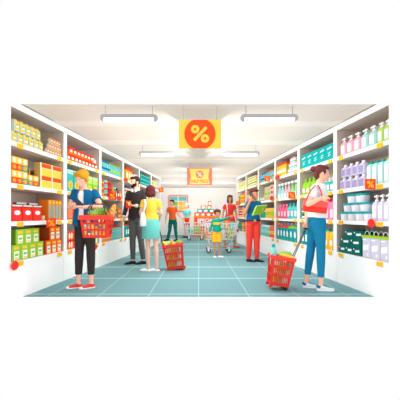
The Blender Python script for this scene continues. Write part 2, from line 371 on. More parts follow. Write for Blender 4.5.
# ---- left, third bay
row(L_, 2, 0, 101.9, 110.8, 4, .26, 'slim', 'water_bottle', 'aqua bottle, navy cap and band', dict(body='6FC9CB', cap='1A77AE'), [(.28, .44, '0E5F9E', 1.4)])
row(L_, 2, 0, 111, 123, 5, .26, 'slim', 'water_bottle', 'aqua bottle, lime cap and band', dict(body='6FC9CB', cap='A9D62E'), [(.28, .44, 'A9D21C', 1.4)])
for t in range(3):
    for q, (a, e, cc, cn) in enumerate([(101.9, 105, 'E0542E', 'orange'), (105.1, 108.8, '7CC8C4', 'teal'), (108.9, 112.6, 'D63E34', 'red')]):
        row(L_, 2, 1, a, e, 1, .12, 'can', 'food_can', cn+' can, '+['lowest', 'middle', 'topmost'][t]+' in its stack', dict(body=cc), [(.3, .6, ['F7B03A', 'D9402F', 'A93030'][q], 1.2)], z=SZ[1]+.1205*t, d=.11)
for i, (cc, cp, cn) in enumerate([('F2A03A', 'FFD25A', 'amber'), ('4AA8B8', 'EAF3F3', 'blue'), ('A23A35', '5F2A26', 'dark red'), ('F6B52E', 'F05A28', 'yellow')]):
    row(L_, 2, 1, 113.6+i*2.2, 115.6+i*2.2, 1, [.25, .26, .25, .23][i], 'bottle', 'sauce_bottle', cn+' sauce bottle', dict(body=cc, cap=cp), [(.15, .5, 'FFFFFF', .7)])
row(L_, 2, 2, 101.9, 112, 5, .19, 'jar', 'pickle_jar', 'orange jar with yellow lid', dict(body='F5863E', cap='FFC54A'))
row(L_, 2, 2, 113.2, 117.6, 2, .24, 'bottle', 'soap_bottle', 'aqua bottle with teal label', dict(body='8AD6D4', cap='23A9A4'), [(.15, .5, '0FA39B', .9)])
for t in (0, 1): row(L_, 2, 2, 118.2, 122.9, 3, .115, 'can', 'food_can', 'orange can with yellow spot', dict(body='F2672B'), [(.3, .7, 'FFC24A', .7)], z=SZ[2]+.1155*t, tdesc=['lower row', 'upper row'][t])
row(L_, 2, 3, 101.9, 112, 5, .31, 'slim', 'oil_bottle', 'orange bottle with stripes', dict(body='F99A4A', cap='E96A2E'), [(.2, .26, 'FDC48A', 1.3), (.6, .66, 'FDC48A', 1.3)], gap=.96)
row(L_, 2, 3, 112.2, 122.6, 5, .31, 'slim', 'cleaner_bottle', 'aqua bottle with red cap', dict(body='77C7C4', cap='E9503E'), [(.2, .24, 'A5DFDC', 1.3), (.62, .66, 'A5DFDC', 1.3)], gap=.96)
# ---- left, fourth bay
row(L_, 3, 0, 125.9, 133, 3, .33, 'pouch', 'crisps_bag', 'yellow bag with red top', dict(body='FFC337', cap='F2452E', capz=.82), [('e', .2, .2, .8, .65, 'FFFFFF')], d=.1)
for t in range(2): row(L_, 3, 0, 134.6-t*0, 138.9-t*.8, 3-t, .12, 'can', 'small_can', 'white can with pink lid', dict(body='F3F3F1'), [(.0, .5, ['F58BA5', '79C96B'][t], 1.0)], z=SZ[0]+.1205*t, tdesc=['lower row', 'upper row'][t])
for t in range(3): row(L_, 3, 1, 126, 138.6, 6, .1, 'can', 'fish_tin', 'white tin with red band', dict(body='F3EDEA'), [(.25, .6, ['E04A44', '9FCFD0', 'E04A44'][t], 1.2)], z=SZ[1]+.1005*t, tdesc=['lowest row', 'middle row', 'top row'][t])
row(L_, 3, 2, 126, 131.5, 3, .3, 'bottle', 'shampoo_bottle', 'pink bottle with white label', dict(body='F490AC', cap='FFFFFF'), [(.15, .5, 'FFFFFF', .8)])
row(L_, 3, 2, 132, 138.8, 4, .3, 'slim', 'cleaner_bottle', 'green bottle with white cap', dict(body='7CC77A', cap='FFFFFF'), [(.15, .5, 'E8F6E2', .8)])
row(L_, 3, 3, 125.9, 131.6, 3, .33, 'slim', 'cleaner_bottle', 'teal bottle with red cap', dict(body='069FA0', cap='EE3B30'), [(.25, .6, 'FFFFFF', .6)], gap=.96)
row(L_, 3, 3, 132, 138.8, 4, .33, 'slim', 'cleaner_bottle', 'teal bottle with lime cap', dict(body='069FA0', cap='8DC63F'), [(.25, .6, 'FFFFFF', .6)], gap=.96)
# ---- left, fifth bay
for t in range(3): row(L_, 4, 0, 141, 150.4, 5, .115, 'can', 'food_can', 'teal can, pale band', dict(body='0AA5A3'), [(.55, .7, '8FE0DB', .9)], z=SZ[0]+.1155*t, tdesc=['lowest row', 'middle row', 'top row'][t], gap=.97)
row(L_, 4, 1, 141, 150.3, 4, .3, 'box', 'biscuit_box', 'pale box with pink top', dict(body='F2EFEA', side='E2DED6'), [('r', 0, .7, 1, 1, 'F0A0AE')], d=.12)
row(L_, 4, 2, 141, 150.3, 5, .3, 'slim', 'cleaner_bottle', 'aqua bottle with white cap', dict(body='6CC5C1', cap='FFFFFF'), [(.2, .5, 'FFFFFF', .8)])
row(L_, 4, 3, 141, 150.3, 5, .32, 'slim', 'soda_bottle', 'coral bottle with white cap', dict(body='F0735E', cap='FFFFFF'), [(.2, .5, 'FFE0B0', .8)])
# ---- left, farthest bay
for t, (n, cc) in enumerate([(4, 'F29FB4'), (3, 'C5E06A')]): row(L_, 5, 0, 152.2+t, 159.5-t*2, n, .14, 'jar', 'cream_jar', ['pink', 'lime'][t]+' jar with white lid', dict(body=cc, cap='FFFFFF'), z=SZ[0]+.1405*t, tdesc=['lower row', 'upper row'][t])
row(L_, 5, 1, 152.2, 159.6, 4, .2, 'bottle', 'cleaner_bottle', 'teal bottle with white label', dict(body='5CC2BC', cap='FFFFFF'), [(.15, .5, 'FFFFFF', .8)])
row(L_, 5, 2, 152.2, 159.6, 4, .26, 'can', 'round_tin', 'white tin with teal band', dict(body='E9F4F3'), [(.3, .65, '18A59F', 1.1)])
row(L_, 5, 3, 152.2, 159.6, 4, .3, 'slim', 'cleaner_bottle', 'lavender bottle with white cap', dict(body='CFC8E4', cap='FFFFFF'), [(.2, .5, 'F49A5A', .8)])
# ---- right, nearest bay
for a, e, n, cc, cn in [(338.6, 359.6, 3, 'FFB3C4', 'pink'), (359.6, 375.4, 2, 'A6DDD5', 'aqua'), (376, 389.3, 2, 'B4DB5E', 'lime')]:
    row(R_, 0, 0, a, e, n, .275, 'pump', 'pump_bottle', cn+' pump bottle with white label', dict(body=cc), [(.12, .56, 'FFFFFF', .62)], d=.09, gap=.94)
cl = dict(body='DAD4EA', cap='EFEBF8', sq=1)
row(R_, 0, 1, 338.8, 364.6, 4, .185, 'jug', 'lavender_jug', 'lavender jug', cl, [(.08, .62, 'A79CC9', .6)], d=.1, tdesc='lower row', gap=.96)
row(R_, 0, 1, 340.5, 364, 4, .185, 'jug', 'lavender_jug', 'lavender jug', cl, [(.08, .62, 'A79CC9', .6)], d=.1, z=SZ[1]+.186, tdesc='upper row', gap=.96)
row(R_, 0, 1, 366, 383, 3, .31, 'square', 'milk_bottle', 'tall white aqua bottle, teal cap', dict(body='B5E4DC', cap='10ACA6', sq=1), [(.12, .78, 'FFFFFF', .6)], d=.1, gap=.95)
row(R_, 0, 1, 383.2, 389.3, 1, .31, 'square', 'milk_bottle', 'tall white aqua bottle, lime cap, nearest the front', dict(body='B5E4DC', cap='B4DB5E', sq=1), [(.12, .78, 'FFFFFF', .6)], d=.1, gap=.95)
for t, (a, e, n) in enumerate([(338.4, 370.6, 4), (342, 367, 3), (345.6, 363.2, 2)]):
    row(R_, 0, 2, a, e, n, .128, 'tub', 'food_tub', 'white tub with teal lid', dict(body='EDEAF6', cap='10AFAF', sq=1), [(.1, .7, 'F9F8FD', .45, .93, .96)], d=.14, z=SZ[2]+.1285*t, tdesc=['lowest row', 'middle row', 'top row'][t], gap=.955)
row(R_, 0, 2, 371.4, 389.2, 3, .34, 'pump', 'lotion_bottle', 'tall lavender white pump bottle', dict(body='DDD8EE', sq=1), [(.12, .6, 'FFFFFF', .6)], d=.09, gap=.95)
dg = [('s', .3, .35, .8, .62, 'FFFFFF'), ('r', .06, .62, .14, .8, 'FFFFFF')]
for t, (a, e, n) in enumerate([(337.2, 361.2, 3), (341, 361, 2), (345.2, 363, 2)]):
    row(R_, 0, 3, a, e, n, .118, 'box', 'shoe_box', 'dark green box, white stripe', dict(body='03685F', side='04574F'), dg, d=.22, z=SZ[3]+.1185*t, tdesc=['lowest row', 'middle row', 'top row'][t], gap=.985)
row(R_, 0, 3, 361.6, 389.3, 3, .3, 'bag', 'gift_bag', 'lavender bag, lime top', dict(body='D8D5E8', cap='A4D321', capz=.9, handles=1), [('s', .2, .3, .85, .55, 'FFFFFF'), ('r', .15, .78, .6, .83, 'FFFFFF'), ('r', .68, .1, .82, .22, 'FFFFFF')], d=.12, gap=.96)
# ---- right, second bay
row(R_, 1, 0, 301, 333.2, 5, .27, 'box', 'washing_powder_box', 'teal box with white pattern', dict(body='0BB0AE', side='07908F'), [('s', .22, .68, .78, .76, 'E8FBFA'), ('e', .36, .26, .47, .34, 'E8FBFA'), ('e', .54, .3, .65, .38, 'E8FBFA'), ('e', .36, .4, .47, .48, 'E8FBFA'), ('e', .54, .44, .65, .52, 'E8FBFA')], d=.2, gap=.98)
row(R_, 1, 1, 300.8, 318, 4, .32, 'bottle', 'lime_bottle', 'lime bottle with white label', dict(body='9BD23C', cap='8CC832'), [(.14, .4, 'FFFFFF', .6)], gap=.97)
row(R_, 1, 1, 318.4, 333.2, 4, .23, 'pump', 'hand_soap_bottle', 'teal soap bottle, white label', dict(body='4CBFB8'), [(.12, .5, 'FFFFFF', .7)], gap=.95)
for t in (0, 1): row(R_, 1, 2, 300.8, 309, 3, .115, 'can', 'cream_tin', 'dark green and white tin', dict(body='F1F8F6'), [(.5, .97, '087A70', 1.4), (.0, .18, '16A79B', 1.4)], z=SZ[2]+.1155*t, tdesc=['lower row', 'upper row'][t], gap=.97)
row(R_, 1, 2, 302, 308, 2, .34, 'bottle', 'dark_bottle', 'dark teal bottle behind tins', dict(body='0C8078', cap='065C56'), out=.2)
row(R_, 1, 2, 311, 333.4, 5, .345, 'slim', 'shampoo_bottle', 'pink bottle with red cap', dict(body='F48FB4', cap='F2453C'), [(.1, .5, 'FBE4EE', .6)], gap=.97)
row(R_, 1, 3, 300.8, 312, 3, .33, 'slim', 'cleaner_bottle', 'teal bottle with red cap', dict(body='069FA0', cap='EE3B30', sq=1), [(.2, .6, 'FFFFFF', .5)], gap=.95)
row(R_, 1, 3, 313, 333.4, 4, .34, 'slim', 'detergent_bottle', 'yellow bottle with teal cap', dict(body='FFCB3E', cap='12A89E'), [(.2, .46, 'FFFFFF', .5)], gap=.96)
# ---- right, third bay
row(R_, 2, 0, 277, 286.3, 5, .3, 'box', 'cereal_box', 'yellow box with red top', dict(body='FFC63E', side='F0A62A', cap='F2402E', capz=.86), [('r', .0, .28, 1, .42, 'FFF3D0'), ('r', 0, .42, 1, .52, 'A9DAD6')], d=.12, gap=.97)
for t, (a, e, n) in enumerate([(287, 296.6, 4), (288.2, 295.4, 3), (289.3, 294.3, 2)]):
    row(R_, 2, 0, a, e, n, .11, 'can', 'small_can', ['pink and white can', 'green and white can', 'aqua and white can'][t], dict(body='F3F7F6'), [(.15, .35, ['F28CA8', '4CB86A', '6CC8C4'][t], 1.4), (.8, .95, ['5CC2BC', 'F28CA8', 'F28CA8'][t], 1.4)], z=SZ[0]+.1105*t, tdesc=['lowest row', 'middle row', 'top row'][t])
for a, e, cc, cn in [(277, 283, 'A6DEE0', 'aqua'), (283.2, 289.4, 'F7B3C3', 'pink'), (289.6, 296.7, '8FD18C', 'green')]:
    row(R_, 2, 1, a, e, 2, .35, 'spray', 'spray_bottle', cn+' spray bottle with white trigger', dict(body=cc, cap='4DB65A'), [(.06, .3, 'FFFFFF', .6)], d=.07, gap=.97)
row(R_, 2, 2, 276.8, 286, 3, .33, 'bottle', 'lotion_bottle', 'hot pink bottle, pale oval label', dict(body='F8688C', cap='F78AA4'), [(.16, .5, 'FBD3DD', .6)], gap=.97)
row(R_, 2, 2, 286.3, 296.9, 3, .34, 'bottle', 'lotion_bottle', 'turquoise bottle, pale pink label', dict(body='5CC9C3', cap='35B2AC'), [(.16, .5, 'F4DDE8', .6)], gap=.97)
dt = [('e', .3, .25, .75, .68, 'FFFFFF'), ('e', .6, .06, .8, .14, '8DC63F')]
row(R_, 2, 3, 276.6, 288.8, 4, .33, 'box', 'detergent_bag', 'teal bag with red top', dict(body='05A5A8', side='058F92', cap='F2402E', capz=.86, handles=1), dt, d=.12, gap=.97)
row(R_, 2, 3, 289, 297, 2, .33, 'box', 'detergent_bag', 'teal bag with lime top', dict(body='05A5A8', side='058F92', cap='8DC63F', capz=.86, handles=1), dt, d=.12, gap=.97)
# ---- right, fourth bay
row(R_, 3, 0, 259.6, 264.2, 2, .27, 'slim', 'water_bottle', 'aqua bottle, navy cap and band', dict(body='6FC9CB', cap='1A77AE'), [(.28, .44, '0E5F9E', 1.4)])
row(R_, 3, 0, 264.4, 273.6, 4, .27, 'slim', 'water_bottle', 'aqua bottle, orange cap and band', dict(body='6FC9CB', cap='F2743A'), [(.28, .44, 'F2622E', 1.4)])
for i, (cc, cn) in enumerate([('9CCB6A', 'green'), ('45B2B8', 'teal'), ('F07A3E', 'orange')]):
    row(R_, 3, 1, 259.6+i*1.6, 261.1+i*1.6, 1, .2+.01*i, 'box', 'soup_carton', cn+' small carton', dict(body=cc, side='E5EFD9'), [('r', .1, .1, .9, .45, 'F4F6EC')], d=.08)
for t in range(3):
    row(R_, 3, 1, 264.6, 270, 2, .12, 'box', 'fruit_box', 'pale green box with pink spot', dict(body='C8DC9A', side='A9C77A'), [('e', .2, .2, .8, .8, ['F0A0A0', '7FBF4A', 'F0A0A0'][t])], d=.1, z=SZ[1]+.1205*t, tdesc=['lowest row', 'middle row', 'top row'][t], gap=.97)
    row(R_, 3, 1, 270.4, 273.6, 1, .125, 'box', 'fruit_box', 'white box, red spot, '+['lowest', 'middle', 'topmost'][t]+' in stack', dict(body='F3EDE8', side='E0D6CE'), [('e', .1, .1, .9, .9, 'E8573A')], d=.1, z=SZ[1]+.1255*t)
row(R_, 3, 2, 264.8, 273.8, 5, .26, 'jar', 'mustard_jar', 'yellow jar with lime band', dict(body='F8C455', cap='FFD67A'), [(.3, .62, 'A4CE33', 1.4)])
row(R_, 3, 2, 259.4, 264.4, 3, .2, 'jar', 'green_jar', 'teal jar with white lid', dict(body='17A79B', cap='FFFFFF'))
row(R_, 3, 3, 259.6, 268.4, 4, .3, 'slim', 'water_bottle', 'pale teal bottle, white cap', dict(body='78C5C2', cap='E7F5F4'), [(.3, .6, '8FD3CF', 1.2)], gap=.97)
row(R_, 3, 3, 268.6, 273.6, 3, .31, 'slim', 'soda_bottle', 'coral bottle, yellow label', dict(body='F06A5E', cap='F2938A'), [(.25, .55, 'F9C34E', .9)], gap=.97)
# ---- right, fifth bay
for t, (cc, cn) in enumerate([('F2B33C', 'amber'), ('62B94A', 'green'), ('F0A93C', 'orange'), ('9CCB4A', 'lime')]):
    row(R_, 4, 0, 246.8+.2*t, 257-.3*t, 1, .075, 'box', 'napkin_pack', cn+' flat pack, '+['lowest', 'second from bottom', 'third from bottom', 'topmost'][t]+' in pile', dict(body=cc, side='F6EBC8'), [('r', 0, .6, 1, .98, 'F6EFC8')], d=.2, z=SZ[0]+.0755*t)
row(R_, 4, 1, 246.8, 250.5, 2, .3, 'box', 'snack_box', 'orange box with white patch', dict(body='F78A3C', side='E36F26'), [('r', .2, .5, .9, .85, 'FBE3D0')], d=.12)
row(R_, 4, 1, 251, 257, 3, .33, 'bottle', 'lime_bottle', 'lime bottle with green cap', dict(body='9CD22E', cap='79B829'), gap=.97)
row(R_, 4, 2, 246.8, 256.8, 4, .26, 'box', 'snack_box', 'tan box with orange patch', dict(body='D9B06A', side='C49A55'), [('r', .2, .5, .8, .85, 'F79A3C')], d=.12)
row(R_, 4, 3, 246.8, 256.8, 4, .3, 'bottle', 'soda_bottle', 'orange bottle, yellow label', dict(body='F2803A', cap='FFD25A'), [(.15, .5, 'FFD98A', .8)])
# ---- right, farthest bay
for t in range(2): row(R_, 5, 0, 237.8, 244.6, 4, .15, 'jar', 'cream_jar', 'pale yellow jar, teal lid', dict(body=['EADF8A', 'E9C98A'][t], cap='7CC8B8'), z=SZ[0]+.1505*t, tdesc=['lower row', 'upper row'][t])
for t in range(3):
    row(R_, 5, 1, 237.8, 240.4, 1, .11, 'can', 'food_can', 'green and orange can, '+['lowest', 'middle', 'topmost'][t]+' in stack', dict(body='F5A03A'), [(.2, .6, '1B9E6A', 1.2)], z=SZ[1]+.1105*t, d=.1)
    row(R_, 5, 1, 240.9, 244.6, 2, .12, 'box', 'snack_box', 'orange and yellow carton', dict(body='FFC74A', side='F0A63A'), [('r', 0, .6, 1, 1, 'FA6A2A')], d=.1, z=SZ[1]+.1205*t, tdesc=['lowest row', 'middle row', 'top row'][t], gap=.97)
    row(R_, 5, 2, 237.8, 241.4, 2, .1, 'can', 'food_can', 'red and white can', dict(body='E6332E'), [(.3, .55, 'FFFFFF', 1.2)], z=SZ[2]+.1005*t, tdesc=['lowest row', 'middle row', 'top row'][t])
row(R_, 5, 2, 241.8, 244.6, 1, .36, 'box', 'flour_box', 'tall tan carton, orange corner', dict(body='DDB070', side='C99A58'), [('r', .0, .75, .4, 1, 'F5922E')], d=.12)
for t in range(2):
    row(R_, 5, 3, 237.8, 241.2, 2, .16, 'box', 'tea_box', 'teal green carton', dict(body='14A08A', side='0E8A78'), [('r', .1, .2, .9, .45, ['8FD08A', '35C0B4'][t])], d=.1, z=SZ[3]+.1605*t, tdesc=['lower row', 'upper row'][t])
    row(R_, 5, 3, 241.6, 244.6, 2, .16, 'box', 'snack_box', 'orange striped carton', dict(body='F2904A', side='DE7A36'), [('r', .1, .3, .9, .5, 'FBD98A')], d=.1, z=SZ[3]+.1605*t, tdesc=['lower row', 'upper row'][t])
# ---------------------------------------------------------------- discount cards and starbursts clipped to the shelf edges
def percent(mb, fr, s, y0, y1, col, inner, rot=True):
    mb.prism(fr, [(-.30*s, -.36*s), (-.20*s, -.44*s), (.34*s, .32*s), (.24*s, .40*s)], y0, y1, col)
    for cx, cz in ((-.22*s, .22*s), (.24*s, -.24*s)):
        mb.ell(fr, cx, cz, .19*s, .19*s, y0, y1, col, 20); mb.ell(fr, cx, cz, .065*s, .065*s, y0-.002, y1, inner, 12)
def card(side, x, yc, wpx, where):
    D = dpx(side, x, -.02); w = wpx*D/F; D = dpx(side, x, -.02-w/2); ppm = F/D; z = EYE-(yc-HY)/ppm
    fr = Fr(frame(side, D, -.02-w/2, z)(0, 0, 0), X, Y, Z); w = wpx/ppm
    base = fr(0, 0, 0); root = tag(empty('discount_card', base), 'orange square percent card clipped to '+where, 'sign', 'percent cards on the shelf edges')
    mb = MB(); mb.box(fr, -w/2, w/2, -.004, 0, -w/2, w/2, 'FF4E1F'); build(mb, 'card', base, root)
    mb = MB(); percent(mb, fr, w*.78, -.007, -.004, 'FFCB4A', 'FF4E1F'); build(mb, 'percent_mark', base, root)
    mb = MB(); e = side*w/2; mb.box(fr, min(e, e-side*.01), max(e, e-side*.01), 0, .012, -w*.2, w*.2, 'FFFFFF'); build(mb, 'clip', base, root)
card(L_, 51.8, 222.8, 9.6, 'third shelf of the nearest left bay')
card(L_, 112.8, 196.3, 7.6, 'second shelf of the third left bay')
card(L_, 161.2, 190, 4.6, 'far end upright of the left shelving')
card(R_, 369.6, 184.3, 10.6, 'second shelf of the nearest right bay')
card(R_, 291.5, 195.4, 6.8, 'second shelf of the third right bay')
card(R_, 267, 179, 5.4, 'top shelf of the fourth right bay')
card(R_, 237.8, 203.3, 3.8, 'farthest right bay near the red-dressed woman')
def burst(side, x, yc, rpx, where, col='F2382F'):
    D = dpx(side, x, -.03); ppm = F/D; z = EYE-(yc-HY)/ppm; r = rpx/ppm
    fr = frame(side, D, -.03, z); base = fr(0, 0, 0)
    k = D/3.2
    pts = [((r*(1 if i % 2 else .86))*math.cos(2*math.pi*i/28)*k, (r*(1 if i % 2 else .86))*math.sin(2*math.pi*i/28)) for i in range(28)]
    mb = MB(); mb.prism(fr, pts, -.004, 0, col); mb.box(fr, -.008, .008, 0, .03, -.01, .01, 'FFFFFF')
    tag(build(mb, 'starburst_sticker', base), 'red starburst sticker hanging at '+where, 'sign', 'red starburst stickers on the shelf edges')
burst(L_, 15, 265.6, 4.9, 'bottom shelf of the nearest left bay')
burst(L_, 95, 247, 3.2, 'bottom shelf of the second left bay')
burst(L_, 119.3, 198.4, 2.6, 'second shelf of the third left bay')
burst(L_, 126.2, 180, 2.2, 'top shelf of the fourth left bay')
burst(R_, 371, 223.3, 4.7, 'third shelf of the nearest right bay')
burst(R_, 277.2, 177.5, 2.7, 'top shelf of the third right bay')
burst(R_, 271.6, 198.3, 2.3, 'second shelf of the fourth right bay')
burst(R_, 237.6, 230.5, 1.5, 'bottom shelf of the farthest right bay')
# ---------------------------------------------------------------- ceiling lamps
def lamp(cx, zc, D, label, rodx):
    Lh = .375; base = V((cx, D, ZC)); root = tag(empty('ceiling_lamp', base), label, 'lamp', 'strip lamps hanging from the ceiling')
    fr = Fr((cx, D, zc))
    mb = MB(); pts = []
    for s in (1, -1):
        for i in range(9):
            t = math.pi*i/8-math.pi/2
            pts.append((s*(Lh-.045)+s*.045*math.cos(t), s*.045*math.sin(t)))
    mb.prism(fr, pts, -.022, .022, 'A3A3A6'); build(mb, 'housing', base, root, bevel=.004)
    mb = MB(); mb.box(fr, -Lh+.05, Lh-.05, -.026, .026, -.05, -.008, M('FFFFFF', .5, 1.3)); build(mb, 'diffuser', base, root)
    for s in rodx:
        mb = MB(); mb.tube([(cx+s, D, ZC), (cx+s, D, zc+.04)], .006, 'B9B5B2', 6); build(mb, 'rod', base, root)
    l = bpy.data.lights.new('lamp_light', 'AREA'); l.shape = 'RECTANGLE'; l.size = .6; l.size_y = .04; l.energy = 4
    o = bpy.data.objects.new('lamp_light', l); COL.objects.link(o); o.parent = root; o.location = (0, 0, zc-ZC-.06)
fl = [(129, 117.9, 3.66), (269.2, 117.9, 3.66), (157.6, 153.4, 5.65), (240.8, 153.4, 5.65)]
for (px, py, D), lb in zip(fl, ['grey strip lamp hanging near the front on the left', 'grey strip lamp hanging near the front on the right', 'grey strip lamp hanging farther back on the left', 'grey strip lamp hanging farther back on the right']):
    p = pt(px, py, D); lamp(p.x, p.z, D, lb, (-.305, .305))
# ---------------------------------------------------------------- hanging signs
D = 3.66; c = pt(200, 134.2, D); fr = Fr(c); base = V((c.x, D, ZC)); w, h = 42.2/2*D/F, 28.4/2*D/F
root = tag(empty('hanging_sign', base), 'large yellow hanging sign with an orange circle and percent symbol', 'sign')
mb = MB(); mb.box(fr, -w, w, -.008, .008, -h, h, 'FFCB4E'); build(mb, 'board', base, root)
r = 15.6*D/F; mb = MB(); pts = []
for i in range(64):
    t = 2*math.pi*i/64; pts.append((r*math.cos(t), max(-h, min(h, r*math.sin(t)))))
mb.prism(fr, pts, -.011, -.008, 'FF531F'); build(mb, 'circle', base, root)
mb = MB(); s = 20*D/F
mb.prism(fr, [(-.33*s, -.29*s), (-.26*s, -.36*s), (-.22*s, -.36*s), (.36*s, .27*s), (.36*s, .31*s), (.29*s, .38*s), (.25*s, .38*s), (-.33*s, -.25*s)], -.0145, -.011, 'FFCB4E')
for q, z in ((-.24, .235), (.25, -.225)): mb.ell(fr, q*s, z*s, .21*s, .21*s, -.0145, -.011, 'FFCB4E', 28); mb.ell(fr, q*s, z*s, .06*s, .06*s, -.0165, -.0145, 'FF531F', 14)
build(mb, 'percent_mark', base, root)
for q in (-16.6, 16.6):
    mb = MB(); x = c.x+q*D/F; mb.tube([(x, D, ZC), (x, D, c.z+h)], .006, 'B9B5B2', 6); build(mb, 'rod', base, root)
D = 7.6; c = pt(199.6, 176.5, D); fr = Fr(c); base = V((c.x, D, ZC)); w, h = 12.6*D/F, 8.4*D/F
root = tag(empty('hanging_sign', base), 'small yellow and coral hanging sign reading HALF PRICE', 'sign')
mb = MB(); mb.box(fr, -w, w, -.008, .008, -h, h, 'FF7F62'); build(mb, 'board', base, root)
mb = MB(); a = w*.8; q = w*.07
mb.prism(fr, [(-a, -h*.9), (a, -h*.9), (a-q, -h*.4), (a-q*1.6, 0), (a-q, h*.4), (a, h*.9), (-a, h*.9), (-a+q, h*.4), (-a+q*1.6, 0), (-a+q, -h*.4)], -.012, -.008, 'F7D472'); build(mb, 'panel', base, root)
mb = MB(); mb.ell(fr, 0, h*.24, h*.46, h*.46, -.015, -.012, 'FF7F62', 28); build(mb, 'circle', base, root)
mb = MB(); percent(mb, Fr(fr(0, 0, h*.24)), h*.62, -.019, -.015, 'FFF1CF', 'FF7F62'); build(mb, 'percent_mark', base, root)
text('lettering', 'HALF PRICE', .118, Fr(fr(0, -.0125, -h*.58)), 'FF7F62', base, root, .03, .78)
for q in (-9.6, 9.6):
    mb = MB(); x = c.x+q*D/F; mb.tube([(x, D, ZC), (x, D, c.z+h)], .007, 'B9B5B2', 6); build(mb, 'rod', base, root)
# ---------------------------------------------------------------- framed product display on the back wall
D = DB-.06; c = pt(178.2, 203.3, D); fr = Fr(c); base = fr(0, .06, 0); w, h = 9.8*D/F, 8.4*D/F
root = tag(empty('wall_display', base), 'pink framed wall display with teal, lime and yellow panels on the back wall', 'display')
def rrect(w, h, r, n=6): return [(sx*(w-r)+r*math.cos(t), sz*(h-r)+r*math.sin(t)) for sx, sz, t0 in ((1, 1, 0), (-1, 1, 90), (-1, -1, 180), (1, -1, 270)) for t in [math.radians(t0+90*i/n) for i in range(n+1)]]
mb = MB(); mb.prism(fr, rrect(w, h, .1), -.02, .06, 'FF8A8A'); build(mb, 'frame', base, root)
mb = MB(); mb.prism(fr, rrect(w*.88, h*.86, .05), -.023, -.02, 'FCEFEA'); build(mb, 'backing', base, root)
for (a, b_, e, g, cc) in [(-.84, .3, -.06, .8, '74CFC9'), (.06, .3, .84, .8, '74CFC9'), (-.84, -.28, -.06, .18, 'A3CE2B'), (.06, -.28, .46, .18, 'FFCF4A'), (.52, -.28, .84, .18, 'FFCF4A'), (-.84, -.78, -.42, -.36, 'FFCF4A'), (-.36, -.78, -.06, -.36, '74CFC9'), (.06, -.78, .46, -.36, 'FFCF4A'), (.52, -.78, .84, -.36, 'FFCF4A')]:
    mb = MB(); mb.box(fr, a*w, e*w, -.04, -.023, b_*h, g*h, cc); build(mb, 'panel', base, root)
# ---------------------------------------------------------------- special offer stand
D = 12.6; k = D/F; fr = Fr(pt(206.3, 238.3, D)*1.0); fr.o.z = 0; base = fr(0, .3, 0); hw = 12.6*k; top = EYE-(216.2-HY)*k
root = tag(empty('display_stand', base), 'orange promotional stand reading SPECIAL OFFER below a pile of boxes', 'stand')
mb = MB(); mb.box(fr, -hw, hw, 0, .6, 0, top, 'F9912E'); build(mb, 'plinth', base, root, bevel=.01)
mb = MB(); mb.box(fr, -hw*.9, hw*.9, -.01, 0, top-.56, top-.06, 'F4502F'); build(mb, 'front_panel', base, root)
text('lettering', 'SPECIAL', .2, Fr(fr(0, -.0105, top-.19)), 'FFFFFF', base, root, .035, 1.12)
text('lettering', 'OFFER', .2, Fr(fr(-.07, -.0105, top-.41)), 'FFFFFF', base, root, .035, 1.12)
z = top
def offer(x, z, w, h, col, lab):
    f = Fr(fr(x, .12, z+.001)); b = f(0, 0, 0)
    mb = MB(); mb.box(f, -w/2, w/2, 0, .3, 0, h, col); 
    mb.ell(f, 0, h*.42, w*.32, h*.3, -.004, 0, 'FFFFFF', 12)
    tag(build(mb, 'snack_box', b), lab, 'box', 'boxes piled on the special offer stand')
pw = .262
for i in range(4): offer((i-1.5)*pw-.02, z, pw*.97, .17, 'F0513C', 'red box with white oval, %s from left in the lowest row on the offer stand' % ORD[i])
for i in range(3): offer((i-1)*pw-.02, z+.172, pw*.97, .16, '12A48E', 'teal box with white oval, %s from left in second row on the offer stand' % ORD[i])
for i in range(2): offer((i-.5)*pw*1.05+.0, z+.334, pw*.85, .155, 'FB7048', 'orange box with white oval, %s one in third row on the offer stand' % ['left', 'right'][i])
offer(pw*.62, z+.491, .15, .2, 'FF6A50', 'upright orange box crowning the pile on the offer stand')
# ---------------------------------------------------------------- baskets, trolleys, carts
def patch(mb, p00, p10, p01, p11, nu, nv, mat, mu=.08, mv=.12, du=.35, dv=.3):
    """panel with an nu x nv grid of openings"""
    def cuts(n, m, d):
        c = [0, m]; s = (1-2*m+ (1-2*m)/n*d)/n
        out = [0]; L = 1-2*m; cell = L/(n+(n-1)*d)
        a = m
        for i in range(n): out += [a, a+cell]; a += cell*(1+d)
        return out+[1]
    U = cuts(nu, mu, du); W = cuts(nv, mv, dv)
    P = lambda u, v: p00*(1-u)*(1-v)+p10*u*(1-v)+p01*(1-u)*v+p11*u*v
    for i in range(len(U)-1):
        for j in range(len(W)-1):
            if i % 2 and j % 2: continue
            mb.poly([P(U[i], W[j]), P(U[i+1], W[j]), P(U[i+1], W[j+1]), P(U[i], W[j+1])], mat)
def solid(o, t):
    m = o.modifiers.new('solidify', 'SOLIDIFY'); m.thickness = t; m.offset = 0
